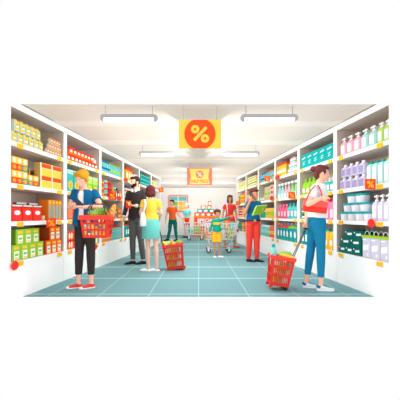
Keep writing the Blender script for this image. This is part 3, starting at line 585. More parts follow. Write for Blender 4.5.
def crate(root, base, fr, wt, wb, dt, db, h, nu, nd, nv, rim, col='DD3A2E', rimcol='F6463A', rw=.012):
    c = lambda sx, sy, z, w, d: fr(sx*w/2, sy*d/2, z)
    mb = MB()
    for (a, b_) in (((-1, -1), (1, -1)), ((1, -1), (1, 1)), ((1, 1), (-1, 1)), ((-1, 1), (-1, -1))):
        n = nu if a[1] == b_[1] else nd
        patch(mb, c(*a, 0, wb, db), c(*b_, 0, wb, db), c(*a, h, wt, dt), c(*b_, h, wt, dt), n, nv, col, .09, .12, .45 if nu < 8 else .55, .38 if nv else .3)
    mb.poly([c(-1, -1, 0, wb, db), c(1, -1, 0, wb, db), c(1, 1, 0, wb, db), c(-1, 1, 0, wb, db)], col)
    o = build(mb, 'basket_body', base, root); solid(o, .007)
    mb = MB()
    for (x0, x1, y0, y1) in ((-wt/2-rw, wt/2+rw, -dt/2-rw, -dt/2+.006), (-wt/2-rw, wt/2+rw, dt/2-.006, dt/2+rw), (-wt/2-rw, -wt/2+.006, -dt/2, dt/2), (wt/2-.006, wt/2+rw, -dt/2, dt/2)):
        mb.box(fr, x0, x1, y0, y1, h-rim, h+.004, rimcol)
    build(mb, 'rim', base, root, bevel=.003)
def lump(name, c, r, col, label, cat, group, bumps=14, sub=None):
    mb = MB(); mb.sph(c, r, col)
    for i in range(bumps):
        t = random.uniform(0, 6.283); ph = random.uniform(.1, 1.4)
        mb.sph((c[0]+r[0]*.55*math.cos(t)*math.sin(ph), c[1]+r[1]*.55*math.sin(t)*math.sin(ph), c[2]+r[2]*.5*math.cos(ph)), (r[0]*.55, r[1]*.55, r[2]*.5), col)
    e = empty(name, V(c)-V((0, 0, r[2]))); tag(e, label, cat, group); b = e.location.copy()
    bake(mb, 'head_of_leaves', b, e, col, .006, 2)
    for i in range(5):
        mb = MB()
        t = -1.2+i*.6; q = V(c)+V((r[0]*.9*math.sin(t), -r[1]*.75, r[2]*.4*math.cos(t)))
        mb.tube([q, q+V((r[0]*.12*math.sin(t), .0, r[2]*.42*math.cos(t)*1.3)), q+V((r[0]*.1*math.sin(t), r[1]*.5, r[2]*.75))], [.008, .006, .002], sub or 'A9D07E', 6)
        build(mb, 'leaf_rib', b, e, True)
def loaf(name, a, b_, r, col, label, cat, group=None):
    a = V(a); b_ = V(b_); mb = MB(); n = 12; P = [a+(b_-a)*i/n for i in range(n+1)]
    mb.tube(P, [r*(.25+.75*math.sqrt(max(0, 1-(2*i/n-1)**2))) for i in range(n+1)], col, 12)
    side = V((-(b_-a).z, 0, (b_-a).x)).normalized()
    for i in range(3, 11, 2):
        q = P[i]+V((0, -r*.93, 0)); mb.tube([q-side*r*.4-(b_-a)*.03, q+side*r*.4+(b_-a)*.03], .25*r, 'F8C47A' if col != 'FFCB3E' else 'FFE08A', 6)
    base = P[n//2]; tag(build(mb, name, base, None, True), label, cat, group)
def prop_bottle(fr, w, h, c, dec, kind, name, label, cat, group=None):
    o = product(kind, name, fr, w, h, w, c, dec); tag(o, label, cat, group); return o
# hand basket carried by the blond man
DB1 = 3.72; k = DB1/F; cen = pt(97.6, 237.2, DB1); fr = Fr(cen); base = fr(0, 0, 0)
root = tag(empty('shopping_basket', base), 'red plastic hand basket full of groceries hanging from the blond man\'s forearm', 'basket')
hB = 21.8*k; crate(root, base, fr, 27.6*k, 22.6*k, .26, .2, hB, 6, 4, 3, .055)
for yy in (-.1, .1):
    mb = MB(); P = [(-10.4, 0), (-7, 9.2), (-5.4, 11.2), (4.5, 11.3), (6.4, 10), (11.4, 0)]
    mb.tube([fr(x*k, yy*(1-z/14), hB+z*k) for x, z in P], .0085, '4A4A4C', 8); build(mb, 'handle', base, root, True)
G1 = 'groceries in the hand basket'
lump('lettuce', fr(-.02, -.01, hB+.01), (.085, .075, .062), '8DBF45', 'pale green lettuce, left one in the hand basket', 'vegetable', G1)
lump('lettuce', fr(.055, .0, hB+.04), (.07, .07, .065), '6FA432', 'darker green lettuce, right one in the hand basket', 'vegetable', G1)
loaf('baguette', fr(.12, .05, hB-.13), fr(.21, .06, hB+.15), .04, 'F5A544', 'golden baguette sticking out of the hand basket', 'bread')
prop_bottle(Fr(fr(-.11, -.06, .12)), .055, .2, dict(body='7CCBC6', cap='EE3B30'), [(.2, .5, 'FFFFFF', .9)], 'bottle', 'water_bottle', 'aqua bottle with red cap in the hand basket', 'bottle')
cs = ['FFD25A', 'F49A3A', '2E78B0', '5EC1C8', 'A4D06A', 'F4F0E4', 'FFC33E', '7BC8D0', 'F9A24A']
for i in range(6):
    for j in range(2):
        w_ = .036; o_ = Fr(fr((i-2.5)*.052, -.1-.006*j, .012+j*.088))
        mb = MB(); mb.box(o_, -w_/2-.004, w_/2+.004, 0, .05, 0, .078, cs[(i*2+j*5) % 9]); mb.box(o_, -w_/2, w_/2, -.002, 0, .02, .05, cs[(i+j*3+4) % 9])
        tag(build(mb, 'grocery_carton', o_(0, 0, 0)), 'small colourful carton behind the hand basket holes, %s from left, %s row' % (ORD[i], ['lower', 'upper'][j]), 'carton', G1)
# wheeled trolleys
def trolley(D, cpx, cpy, tilt, wt, wb, h, hand, label, top_items, who):
    k = D/F; o = pt(cpx, cpy, D); c, s = math.cos(tilt), math.sin(tilt)
    fr = Fr(o, V((c, 0, s)), Y, V((-s, 0, c))); base = V((o.x, o.y, 0))
    root = tag(empty('wheeled_basket', base), label, 'basket', 'red wheeled shopping baskets')
    crate(root, base, fr, wt, wb, .26, .21, h, 9, 6, 3, .045)
    sgn = 1 if hand.x > o.x else -1
    mb = MB()
    for sx, sy in ((sgn, -1), (sgn, 1)):
        wc = fr(sx*(wb/2-.03), sy*.075, -.022)
        mb = MB(); mb.tube([wc-Y*.011, wc+Y*.011], .027, '3E3E40', 14, cap=True); build(mb, 'wheel', base, root, True)
    for sy in (-1, 1):
        mb = MB(); mb.box(fr, -sgn*wb/2-.015, -sgn*wb/2+.03, sy*.09-.015, sy*.09+.015, -.03, .005, 'DD3A2E'); build(mb, 'foot', base, root)
    a = fr(sgn*wt/2, -.03, h-.01); b_ = fr(sgn*wt/2, .03, h-.01)
    mb = MB(); mb.tube([a, hand+(a-b_)*.3, hand-(a-b_)*.3, b_], .0065, '444447', 8); build(mb, 'pull_handle', base, root, True)
    mb = MB(); mb.tube([hand-Y*.06, hand+Y*.06], .013, '333336', 10); build(mb, 'grip', base, root, True)
    G = 'groceries in the '+who
    n = 0
    for i in range(8):
        for j in range(3):
            f2 = Fr(fr((i-3.5)*wb/9.6*(1+.08*j), -.1-.006*j, .03+j*(h-.1)/3), fr.ex, fr.ey, fr.ez)
            col = ['FFC94D', 'F49A3A', 'F2F4EE', '8DBF45', '2AA59B', 'F7E3C0', 'FFB03A', 'C9E2A0'][(i*3+j*5+n) % 8]
            mb = MB(); ww = wb/10.5; mb.box(f2, -ww/2, ww/2, 0, .05, 0, (h-.12)/3, col); mb.box(f2, -ww/2*.8, ww/2*.8, -.002, 0, .02, .05, cs[(i+j) % 9])
            tag(build(mb, 'grocery_carton', f2(0, 0, 0)), 'small carton inside the %s, %s from left, %s row' % (who, ORD[i], ['lowest', 'middle', 'top'][j]), 'carton', G)
    top_items(fr, h, G)
def items_r(fr, h, G):
    prop_bottle(Fr(fr(-.1, -.06, h-.13)), .1, .28, dict(body='8FD3CE', cap='12A89E'), [], 'bottle', 'water_bottle', 'pale aqua bottle with teal cap in the right trolley', 'bottle')
    lump('lettuce', fr(.06, .03, h+.01), (.095, .07, .065), '9CC870', 'green lettuce heaped in the right trolley', 'vegetable', G)
    loaf('baguette', fr(-.06, -.08, h+.025), fr(.17, -.08, h-.0), .027, 'FFCB3E', 'yellow loaf lying across the right trolley', 'bread')
def items_l(fr, h, G):
    lump('lettuce', fr(-.06, .02, h+.0), (.12, .08, .062), 'A3CF7A', 'green lettuce heaped in the middle trolley', 'vegetable', G)
    loaf('corn_cob', fr(-.1, -.08, h-.03), fr(-.17, -.07, h+.08), .03, 'FFCB3E', 'yellow corn cob leaning in the middle trolley', 'vegetable')
    loaf('carrot', fr(.02, -.09, h-.03), fr(-.01, -.08, h+.1), .026, 'F9A03A', 'orange carrot standing in the middle trolley', 'vegetable')
    lump('apple', fr(.13, -.03, h+.01), (.05, .05, .045), '8CC832', 'lime green apple in the middle trolley', 'fruit', G, 4)
k = 3.97/F
trolley(3.97, 277.4, 284.6, math.radians(-8.5), 21.8*k, 17.6*k, 29*k, pt(306, 228.5, 3.97), 'red wheeled basket pulled by the woman in jeans', items_r, 'right trolley')
k = 5.4/F
trolley(5.4, 176, 268.2, math.radians(8), 19.4*k, 15.6*k, 24.6*k, pt(158.2, 223.5, 5.4), 'red wheeled basket pulled by the woman in the teal skirt', items_l, 'middle trolley')
# shopping carts
def cart(D, x0, x1, xb0, xb1, yt, yb, wy, wheels, hx, label, wr, nx=9):
    k = D/F; o = pt((x0+x1)/2, wy, D); base = V((o.x, D+.25, 0)); root = tag(empty('shopping_cart', base), label, 'cart', 'wire shopping carts')
    q = lambda px, py, y: V(((px-CX)*k, D+y, EYE-(py-HY)*k)); r = .0075 if D > 10 else .006
    col = M('F2F3F4', .5)
    mb = MB(); dd = (0, .46)
    for y in dd:
        for t in range(5):
            f = t/4; a, b_ = x0+(xb0-x0)*f, x1+(xb1-x1)*f
            mb.tube([q(a, yt+(yb-yt)*f, y), q(b_, yt+(yb-yt)*f, y)], r*(1.6 if t in (0, 4) else 1), col, 6)
        for i in range(nx+1):
            f = i/nx; mb.tube([q(x0+(x1-x0)*f, yt, y), q(xb0+(xb1-xb0)*f, yb, y)], r, col, 6)
    for (xa, ya) in [(x0+(xb0-x0)*t/4, yt+(yb-yt)*t/4) for t in range(5)]+[(x1+(xb1-x1)*t/4, yt+(yb-yt)*t/4) for t in range(5)]:
        mb.tube([q(xa, ya, 0), q(xa, ya, .46)], r, col, 6)
    for i in range(nx+1): f = xb0+(xb1-xb0)*i/nx; mb.tube([q(f, yb, 0), q(f, yb, .46)], r, col, 6)
    for j in range(1, 5): mb.tube([q(xb0, yb, .46*j/5), q(xb1, yb, .46*j/5)], r, col, 6)
    build(mb, 'wire_basket', base, root, True)
    mb = MB(); wt = wy-wr*1.6
    for y in dd:
        mb.tube([q(hx, yt-1.5, y), q((x1 if hx > x0 else x0), yt+1, y), q(wheels[1] if hx > x0 else wheels[0], wt-1, y), q(wheels[0] if hx > x0 else wheels[1], wt-1, y)], .014, M('DADCDD', .4), 8)
        mb.tube([q(wheels[0]+.8, wt-1, y), q(xb0+2, yb, y)], .012, M('DADCDD', .4), 8)
    mb.tube([q(wheels[0], wt-1, 0), q(wheels[0], wt-1, .46)], .012, M('DADCDD', .4), 8); mb.tube([q(wheels[1], wt-1, 0), q(wheels[1], wt-1, .46)], .012, M('DADCDD', .4), 8)
    build(mb, 'chassis', base, root, True)
    mb = MB(); mb.tube([q(hx, yt-1.6, -.01), q(hx, yt-1.6, .47)], .017, 'C9CBCD', 10); build(mb, 'handle', base, root, True)
    R = wr*k
    for wx in wheels:
        for y in dd:
            c_ = q(wx, 0, y); c_.z = R
            mb = MB(); mb.tube([c_-Y*.018, c_+Y*.018], R, '4A4A4C', 18); mb.tube([c_-Y*.021, c_+Y*.021], R*.5, 'C9CBCD', 12)
            wo = build(mb, 'wheel', base, root)
            mb = MB(); mb.box(Fr(c_), -.03, .03, -.028, -.022, -.01, R*2.3, 'F0F0F0'); mb.box(Fr(c_), -.03, .03, .022, .028, -.01, R*2.3, 'F0F0F0'); mb.box(Fr(c_), -.03, .03, -.028, .028, R*1.8, R*2.6, 'F0F0F0')
            build(mb, 'fork', base, wo)
    return q
def goods(q, lst, G):
    for (xa, xb, ya, yb, y, d, col, c2, lab) in lst:
        a, b_ = q(xa, yb, y), q(xb, ya, y); f = Fr((0, 0, 0))
        mb = MB(); mb.box(f, a.x, b_.x, a.y, a.y+d, a.z, b_.z, col)
        w_ = b_.x-a.x; h_ = b_.z-a.z
        mb.box(f, a.x+w_*.12, b_.x-w_*.12, a.y-.003, a.y, a.z+h_*.25, a.z+h_*.6, c2)
        tag(build(mb, 'grocery_box', V(((a.x+b_.x)/2, a.y+d/2, a.z)), bevel=.004), lab, 'box', G)
q = cart(11.6, 184.6, 206, 186.5, 204, 222.8, 235, 241.2, (189, 201.8), 183, 'white wire cart pushed by the girl in the pale cap', 1.75, 8)
G = 'groceries in the far cart'
goods(q, [(194.6, 197.2, 229.6, 233.2, .1, .12, '9CCB2E', 'B9DD5E', 'lime box, lower left in the far cart'), (197.4, 200, 229.6, 233.2, .1, .12, '9CCB2E', 'B9DD5E', 'lime box, lower right in the far cart'),
          (194.6, 197.2, 226, 229.5, .1, .12, '9CCB2E', 'B9DD5E', 'lime box, upper left in the far cart'), (197.4, 200, 226, 229.5, .1, .12, '9CCB2E', 'B9DD5E', 'lime box, upper right in the far cart'),
          (188, 190, 226.5, 234.4, .12, .1, 'A6DEDC', '4FC1BB', 'aqua carton, left one in the far cart'), (191, 193.4, 228, 234.4, .12, .1, 'D5F0EE', '4FC1BB', 'pale aqua carton, right one in the far cart')], G)
q = cart(7.75, 205.2, 237.4, 206.6, 234, 223.6, 239.6, 253, (208.6, 229), 238.6, 'white wire cart full of groceries between the boy and the red-dressed woman', 2.3, 12)
G = 'groceries in the near cart'
goods(q, [(207, 212.5, 235.4, 238.8, .1, .2, 'FFC94D', 'FBE0A0', 'yellow box at the left end of the near cart'), (207, 212.5, 231.2, 235.2, .1, .2, 'F6532F', 'FFFFFF', 'red box stacked at the left end of the near cart'),
          (221, 225, 230, 238.8, .1, .2, 'EAF6F6', 'D5ECEC', 'white carton in the near cart'), (227.6, 230, 230.5, 238.8, .08, .12, 'CFE79A', '8DC63F', 'pale green carton in the near cart'),
          (230.2, 233, 229.5, 238.8, .08, .14, 'A3CE2B', 'FFD25A', 'lime carton at the right of the near cart'), (220.6, 224.6, 222.8, 229.8, .1, .2, '7CCBC6', 'B5E4DC', 'teal box at the left of the near cart pile'),
          (230.4, 234.8, 222, 229.3, .1, .2, '7CCBC6', 'B5E4DC', 'teal box at the right of the near cart pile'), (225.4, 229.4, 221, 229.5, .2, .12, 'F9A24A', 'FDC48A', 'orange bag on top of the near cart pile')], G)
# ---------------------------------------------------------------- people
class P_:
    pass
def vec(a): return V(a).normalized()
def hand(mb, wr, d, n, col, curl=.5, th=1, s=1.0, spread=.0):
    """palm + five bent fingers; d = towards the fingertips, n = out of the palm, th = side of the thumb"""
    d = vec(d); n = V(n); n = vec(n-d*n.dot(d)); sd = d.cross(n)*th
    mb.tube([wr-d*.02*s, wr+d*.02*s, wr+d*.055*s, wr+d*.085*s], [(.024*s, .018*s), (.031*s, .016*s), (.038*s, .015*s), (.036*s, .011*s)], col, 12, side=sd)
    for i, (off, L, r) in enumerate([(.028, .07, .0088), (.0095, .078, .0092), (-.0095, .072, .0088), (-.028, .056, .0078)]):
        p = wr+d*.078*s+sd*off*s; pts = [p-d*.02*s, p]; a = 0; dd = d
        for q in (.42, .32, .26):
            a += curl*(.9 if q > .4 else 1.05)
            dd = d*math.cos(a)+n*math.sin(a)+sd*spread*(off*10); p = p+dd.normalized()*L*q*s; pts.append(p)
        mb.tube(pts, [r*s, r*s, r*.97*s, r*.9*s, r*.6*s], col, 8)
    p = wr+d*.018*s+sd*.022*s; q = p+(d*.6+sd*.75+n*.25)*.036*s; t = q+(d*.85+sd*.2+n*(.3+curl*.5))*.032*s; u = t+(d*.85-sd*.12+n*(.25+curl*.6))*.024*s
    mb.tube([p, q, t, u], [.014*s, .0115*s, .0095*s, .006*s], col, 8)
def head(mb, c, Fh, Uh, col, s=1.0):
    """c = centre of the head; front Fh, up Uh"""
    Fh = vec(Fh); Uh = vec(V(Uh)-Fh*V(Uh).dot(Fh)); Rh = Fh.cross(Uh)
    f = Fr(c, Rh*s, Fh*s, Uh*s)
    mb.sph((0, -.012, .03), (.074, .09, .082), col, f); mb.sph((0, .012, -.025), (.063, .072, .075), col, f)
    mb.sph((0, .035, -.07), (.042, .042, .036), col, f); mb.sph((0, .072, -.083), (.02, .017, .016), col, f)      # jaw, chin
    mb.tube([f(0, .078, .012), f(0, .094, -.012), f(0, .106, -.032), f(0, .088, -.04)], [(.008*s, .008*s), (.01*s, .01*s), (.0145*s, .011*s), (.012*s, .006*s)], col, 8, side=Rh)   # nose
    mb.tube([f(-.024, .078, -.06), f(0, .089, -.06), f(.024, .078, -.06)], [.005*s, .008*s, .005*s], col, 8)       # lips
    for x in (-1, 1):
        mb.sph((x*.077, -.008, -.008), (.011, .019, .03), col, f); mb.sph((x*.03, .073, .008), (.014, .01, .0085), col, f)
        mb.tube([f(x*.012, .082, .025), f(x*.03, .081, .031), f(x*.047, .068, .026)], .007*s, col, 6)
    return f
def person(label, D, skin, J, Fb, hc, Fh, Uh=(0, 0, 1), s=1.0, hs=1.0, female=False, voxel=.0075, foot=None, hands=None, arm_s=1.0, leg_s=1.0, bare_foot=True):
    """J joints as (px, py, depth offset); Fb facing of the torso"""
    p = P_(); p.D = D; p.s = s; p.skin = skin
    p.J = {k: pt(v[0], v[1], D, v[2] if len(v) > 2 else 0) for k, v in J.items()}; j = p.J
    p.F = vec(Fb); p.S = p.F.cross(Z).normalized()
    p.base = V(((j['al'].x+j['ar'].x)/2, (j['al'].y+j['ar'].y)/2, 0))
    p.root = tag(empty('person', p.base), label, 'person')
    mb = MB(); nk, pv = j['neck'], j['pelvis']; T = lambda t: pv+(nk-pv)*t
    hipw = .155 if not female else .165; wa = .115 if not female else .105; ch = .145 if not female else .125
    p.tor = [(-.12, hipw*.8, .09), (0, hipw, .11), (.15, hipw*.93, .108), (.4, wa, .088), (.65, ch*.97, .1), (.85, ch, .092), (.95, ch*.7, .065), (1.0, .055, .055)]
    mb.tube([T(t) for t, a, b in p.tor], [(a*s, b*s) for t, a, b in p.tor], skin, 18, side=p.S)
    hcn = pt(*hc[:2], D, hc[2] if len(hc) > 2 else 0); p.hc = hcn
    mb.tube([nk-Z*.03*s, (nk+hcn)/2-V(Fh)*.0, hcn-Z*.03*hs], [.053*s, .047*s, .05*hs], skin, 12)
    p.hf = head(mb, hcn, Fh, Uh, skin, hs)
    for a in 'lr':
        sh, el, wr = j['s'+a], j['e'+a], j['w'+a]
        mb.tube([T(.88), sh], [.05*s, .045*s], skin, 10); mb.sph(sh, .045*s*arm_s, skin)
        mb.tube([sh, sh+(el-sh)*.4, el], [.044*s*arm_s, .042*s*arm_s, .034*s*arm_s], skin, 10); mb.sph(el, .034*s*arm_s, skin)
        mb.tube([el, el+(wr-el)*.3, wr], [.034*s*arm_s, .036*s*arm_s, .024*s*arm_s], skin, 10); mb.sph(wr, .024*s*arm_s, skin)
        hp, kn, an = j['h'+a], j['k'+a], j['a'+a]
        mb.sph(hp, .08*s*leg_s, skin)
        mb.tube([hp, hp+(kn-hp)*.35, kn], [.08*s*leg_s, .074*s*leg_s, .05*s*leg_s], skin, 12); mb.sph(kn, .05*s*leg_s, skin)
        mb.tube([kn, kn+(an-kn)*.3, kn+(an-kn)*.7, an], [.049*s*leg_s, .053*s*leg_s, .038*s*leg_s, .032*s*leg_s], skin, 12); mb.sph(an, .033*s*leg_s, skin)
        ft = foot[a] if foot else tuple(p.F); p.foot = foot
        fd = vec((ft[0], ft[1], 0)); ab = V((an.x, an.y, 0))
        mb.tube([an, ab+Z*.04*s-fd*.01], [.032*s, .03*s], skin, 10)
        sdv = fd.cross(Z)
        mb.tube([ab-fd*.032*s+Z*.026*s, ab+fd*.02*s+Z*.028*s, ab+fd*.08*s+Z*.02*s, ab+fd*.125*s+Z*.016*s], [(.018*s, .016*s), (.023*s, .02*s), (.026*s, .013*s), (.018*s, .008*s)], skin, 10, side=sdv)
    for a, (d, n, curl, th) in (hands or {}).items(): hand(mb, j['w'+a], V(d), V(n), skin, curl, th, s)
    p.body = bake(mb, 'body', p.base, p.root, skin, voxel*s, 2)
    return p
def top(p, name, col, t0, sleeve, grow=.014, flare=0., extra=None, neck=.97, voxel=.011, slr=1.25):
    """shirt from torso height t0 to the neck; sleeve = 0..2 along upper arm (0-1) and forearm (1-2)"""
    mb = MB(); j = p.J; s = p.s; nk, pv = j['neck'], j['pelvis']; T = lambda t: pv+(nk-pv)*t
    def rad(t):
        L = p.tor
        for i in range(len(L)-1):
            if L[i][0] <= t <= L[i+1][0]:
                f = (t-L[i][0])/(L[i+1][0]-L[i][0]); return tuple((L[i][q]+(L[i+1][q]-L[i][q])*f+grow+flare*max(0, .75-t))*s for q in (1, 2))
        return tuple((L[0][q]*1.0+grow+flare*(.75-t))*s for q in (1, 2))
    ts = [t0+(neck-t0)*i/9 for i in range(10)]
    mb.tube([T(t) for t in ts], [rad(t) for t in ts], col, 20, side=p.S)
    for a in 'lr':
        sh, el, wr = j['s'+a], j['e'+a], j['w'+a]; g = .045*slr*s
        mb.tube([T(.86), sh], [.066*s, .058*s], col, 12); mb.sph(sh, .058*s, col)
        if sleeve <= 1: mb.tube([sh, sh+(el-sh)*sleeve], [.058*s, g], col, 12)
        else:
            e2 = el+(wr-el)*(sleeve-1)
            mb.tube([sh, el], [.058*s, .048*s], col, 12); mb.sph(el, .048*s, col); mb.tube([el, e2], [.048*s, .037*s], col, 12)
    if extra: extra(mb, T, rad)
    return bake(mb, name, p.base, p.root, col, voxel*s, 2)
def trousers(p, col, t1, end, name='trousers', grow=.012, r0=.093, rk=.062, ra=.046, seat=None, voxel=.011):
    """end: 1 = knee .. 2 = ankle"""
    mb = MB(); j = p.J; s = p.s; nk, pv = j['neck'], j['pelvis']; T = lambda t: pv+(nk-pv)*t
    ts = [-.12, 0, .1, t1]; L = p.tor
    def rad(t):
        for i in range(len(L)-1):
            if L[i][0] <= t <= L[i+1][0]:
                f = (t-L[i][0])/(L[i+1][0]-L[i][0]); return tuple((L[i][q]+(L[i+1][q]-L[i][q])*f+grow)*s for q in (1, 2))
    mb.tube([T(t) for t in ts], [rad(t) for t in ts], col, 20, side=p.S)
    for a in 'lr':
        hp, kn, an = j['h'+a], j['k'+a], j['a'+a]; mb.sph(hp, r0*s, col)
        if end <= 1: mb.tube([hp, hp+(kn-hp)*end], [r0*s, rk*s], col, 14)
        else:
            mb.tube([hp, hp+(kn-hp)*.4, kn], [r0*s, (r0*.6+rk*.4)*s, rk*s], col, 14); mb.sph(kn, rk*s, col)
            e = end-1; mb.tube([kn, kn+(an-kn)*.3*e, kn+(an-kn)*e], [rk*s, rk*.98*s, ra*s], col, 14)
    return bake(mb, name, p.base, p.root, col, voxel*s, 2)
def shoes(p, col, sole=None, toe=None, low=False, sc=1.0, ank=None, names='shoe'):
    for a in 'lr':
        an = p.J['a'+a]; s = p.s*sc; ft = p.foot[a] if p.foot else tuple(p.F); fd = vec((ft[0], ft[1], 0)); ab = V((an.x, an.y, 0)); sd = fd.cross(Z)
        h = .6 if low else 1
        mb = MB()
        mb.tube([ab-fd*.066*s+Z*.03*s, ab-fd*.04*s+Z*.04*s*h, ab+fd*.03*s+Z*.044*s*h, ab+fd*.11*s+Z*.03*s, ab+fd*.165*s+Z*.024*s, ab+fd*.2*s+Z*.018*s], [(.02*s, .02*s), (.036*s, .037*s*h), (.041*s, .041*s*h), (.046*s, .029*s), (.038*s, .021*s), (.016*s, .012*s)], col, 14, side=sd)
        if not low: mb.tube([ab+Z*.03*s, ab+Z*.085*s-fd*.005], [.038*s, .04*s], col, 12)
        o = bake(mb, names, p.base, p.root, col, .007*p.s, 1)
        if sole:
            m2 = MB(); P = [ab-fd*.066*s, ab-fd*.03*s, ab+fd*.05*s, ab+fd*.12*s, ab+fd*.18*s, ab+fd*.208*s]
            wd = [.02, .039, .042, .05, .038, .012]
            pts = [q+sd*w_*s for q, w_ in zip(P, wd)]+[q-sd*w_*s for q, w_ in zip(P[::-1], wd[::-1])]
            n = len(pts); m2.add([q+Z*.002 for q in pts]+[q+Z*.022*s for q in pts], [tuple(range(n)), tuple(range(2*n-1, n-1, -1))]+[(i, (i+1) % n, (i+1) % n+n, i+n) for i in range(n)], sole); build(m2, 'sole', p.base, o)
        if toe:
            m2 = MB(); f2 = Fr(ab, fd, sd, Z)
            m2.sph((.168*s, 0, .022*s), (.046*s, .042*s, .025*s), toe, f2); build(m2, 'toe_cap', p.base, o, True)
def hair(p, col, blobs, voxel=.008, name='hair', smooth=2, tubes=()):
    mb = MB()
    for c, r in blobs: mb.sph(c, r, col, p.hf)
    for pts, rad in tubes: mb.tube([p.hf(*q) for q in pts], rad, col, 10)
    return bake(mb, name, p.base, p.root, col, voxel, smooth)
SK1, SK2, SK3 = 'FBBFA4', 'F9B59A', 'D08E6E'
# 1 - blond man with phone and hand basket
p = person('blond man in open blue shirt and black cropped trousers looking at his phone', 4.03, SK1,
    dict(neck=(84, 189), pelvis=(85, 223), sl=(75.3, 193), el=(69.8, 207, -.05), wl=(73.5, 204.2, -.27), sr=(94.5, 193), er=(100.5, 206.8, -.1), wr=(83.6, 207.2, -.34),
         hl=(80.3, 227), kl=(79.4, 250), al=(78.3, 282), hr=(90, 227), kr=(90.8, 250), ar=(91.2, 282)), (-.15, -1, 0), (82.2, 178.6, -.05), (-.38, -.85, -.36), s=.97, hs=1.0,
    foot=dict(l=(-1, -.4), r=(-.9, -.6)), hands=dict(l=((.8, -.3, .35), (.1, .5, -.6), .75, -1), r=((-1, -.1, .08), (0, -.3, -.9), .35, 1)), leg_s=.9, arm_s=1.05)
top(p, 'white_tshirt', 'FFFFFF', .05, .3, .008, neck=.93)
# open blue shirt: two front panels, back and sleeves
mb = MB(); j = p.J; T = lambda t: j['pelvis']+(j['neck']-j['pelvis'])*t
def arc(t, a0, a1, g, n=14):
    L = p.tor
    for i in range(len(L)-1):
        if L[i][0] <= t <= L[i+1][0] or (t < L[0][0] and i == 0):
            f = (max(t, L[0][0])-L[i][0])/(L[i+1][0]-L[i][0]); ra, rb = [(L[i][q]+(L[i+1][q]-L[i][q])*f+g)*p.s for q in (1, 2)]; break
    return [T(t)+p.S*(ra*math.cos(a))+p.F*(rb*math.sin(a)) for a in [a0+(a1-a0)*k/n for k in range(n+1)]]
def coat(mb, a0, a1, t0, t1, g0, g1, col):
    R = []; nt = 10
    for i in range(nt+1):
        t = t0+(t1-t0)*i/nt; R.append((arc(t, a0, a1, g0), arc(t, a0, a1, g1)))
    n = len(R[0][0]); vs = [q for r in R for side in r for q in side]; fs = []
    ix = lambda i, sd, k: i*2*n+sd*n+k
    for i in range(nt):
        for k in range(n-1):
            for sd in (0, 1): fs.append((ix(i, sd, k), ix(i, sd, k+1), ix(i+1, sd, k+1), ix(i+1, sd, k)))
        for k in (0, n-1): fs.append((ix(i, 0, k), ix(i, 1, k), ix(i+1, 1, k), ix(i+1, 0, k)))
    for i in (0, nt):
        for k in range(n-1): fs.append((ix(i, 0, k), ix(i, 0, k+1), ix(i, 1, k+1), ix(i, 1, k)))
    mb.add(vs, fs, col)
coat(mb, math.pi/2+.33, math.pi*2+math.pi/2-.22, -.1, .985, .012, .034, '0F6393')
for a in 'lr':
    sh, el = j['s'+a], j['e'+a]; mb.sph(sh, .06, '0F6393'); mb.tube([T(.87)+(sh-T(.87))*.35, sh, sh+(el-sh)*.52], [.058, .062, .064], '0F6393', 12)
bake(mb, 'open_shirt', p.base, p.root, '0F6393', .011, 2)
trousers(p, '35302F', .12, 1.76, r0=.085, rk=.065, ra=.05)
shoes(p, 'F5453C', 'FFFFFF', 'FFFFFF', sc=.8)
hair(p, 'CF9426', [((0, -.03, .05), (.085, .092, .085)), ((0, .035, .078), (.074, .06, .04)), ((.035, .05, .068), (.045, .045, .035)), ((-.05, .03, .05), (.035, .05, .05)), ((.07, .0, .03), (.022, .04, .06)), ((-.07, -.01, .0), (.022, .04, .06))])
mb = MB(); c = pt(79.3, 203.3, 4.03, -.34); f = Fr(c, vec((.75, -.2, -.62)), vec((.25, .95, .0)), vec((.6, -.2, .76)))
mb.box(f, -.065, .065, -.005, .005, -.033, .033, '3C4650'); ph = build(mb, 'smartphone', c, bevel=.004); tag(ph, 'dark grey smartphone held by the blond man', 'phone')
mb = MB(); mb.box(f, -.055, .055, .005, .0062, -.028, .028, '5A6A78'); build(mb, 'screen', c, ph)
# 2 - bearded man
p = person('bearded man in black sweater and grey trousers holding a red pack', 6.0, SK1,
    dict(neck=(135.5, 190), pelvis=(136, 219), sl=(128.6, 193.6), el=(126, 207, .02), wl=(123.8, 217.5, -.05), sr=(142.8, 193.6), er=(145.6, 206.5, -.08), wr=(135.6, 205.8, -.26),
         hl=(133, 223), kl=(132.6, 241), al=(133, 260.5), hr=(139.3, 223), kr=(141, 241), ar=(143.3, 260.5)), (-.25, -1, 0), (135, 182.3, -.02), (-.8, -.6, -.05), s=1.07, hs=1.03,
    foot=dict(l=(-1, -.5), r=(-1, -.5)), hands=dict(l=((-.25, -.1, -1), (1, .2, 0), .3, 1), r=((-1, -.1, .1), (0, -.3, .9), .7, -1)), leg_s=.95)
top(p, 'black_sweater', '343131', -.05, 1.86, .016)
trousers(p, '5B5B5C', .1, 1.93, r0=.088, rk=.062, ra=.047)
shoes(p, '2C2929', '2C2929', sc=.82)
mb = MB()
for a in 'lr': e, w_ = p.J['e'+a], p.J['w'+a]; mb.tube([e+(w_-e)*.84, e+(w_-e)*.99], [.038, .038], 'D5ECEF', 12)
build(mb, 'shirt_cuffs', p.base, p.root, True)
mb = MB(); nk = p.J['neck']
for sg in (-1, 1): mb.add([nk+V((sg*.005-.01, -.085, -.01)), nk+V((sg*.06-.01, -.06, .035)), nk+V((sg*.065-.01, -.085, -.035)), nk+V((sg*.02-.01, -.105, -.06)), nk+V((sg*.05, .03, .05)), nk+V((sg*.065, .03, .0))], [(0, 1, 2, 3), (1, 4, 5, 2)], 'D5ECEF')
o = build(mb, 'shirt_collar', p.base, p.root); solid(o, .01)
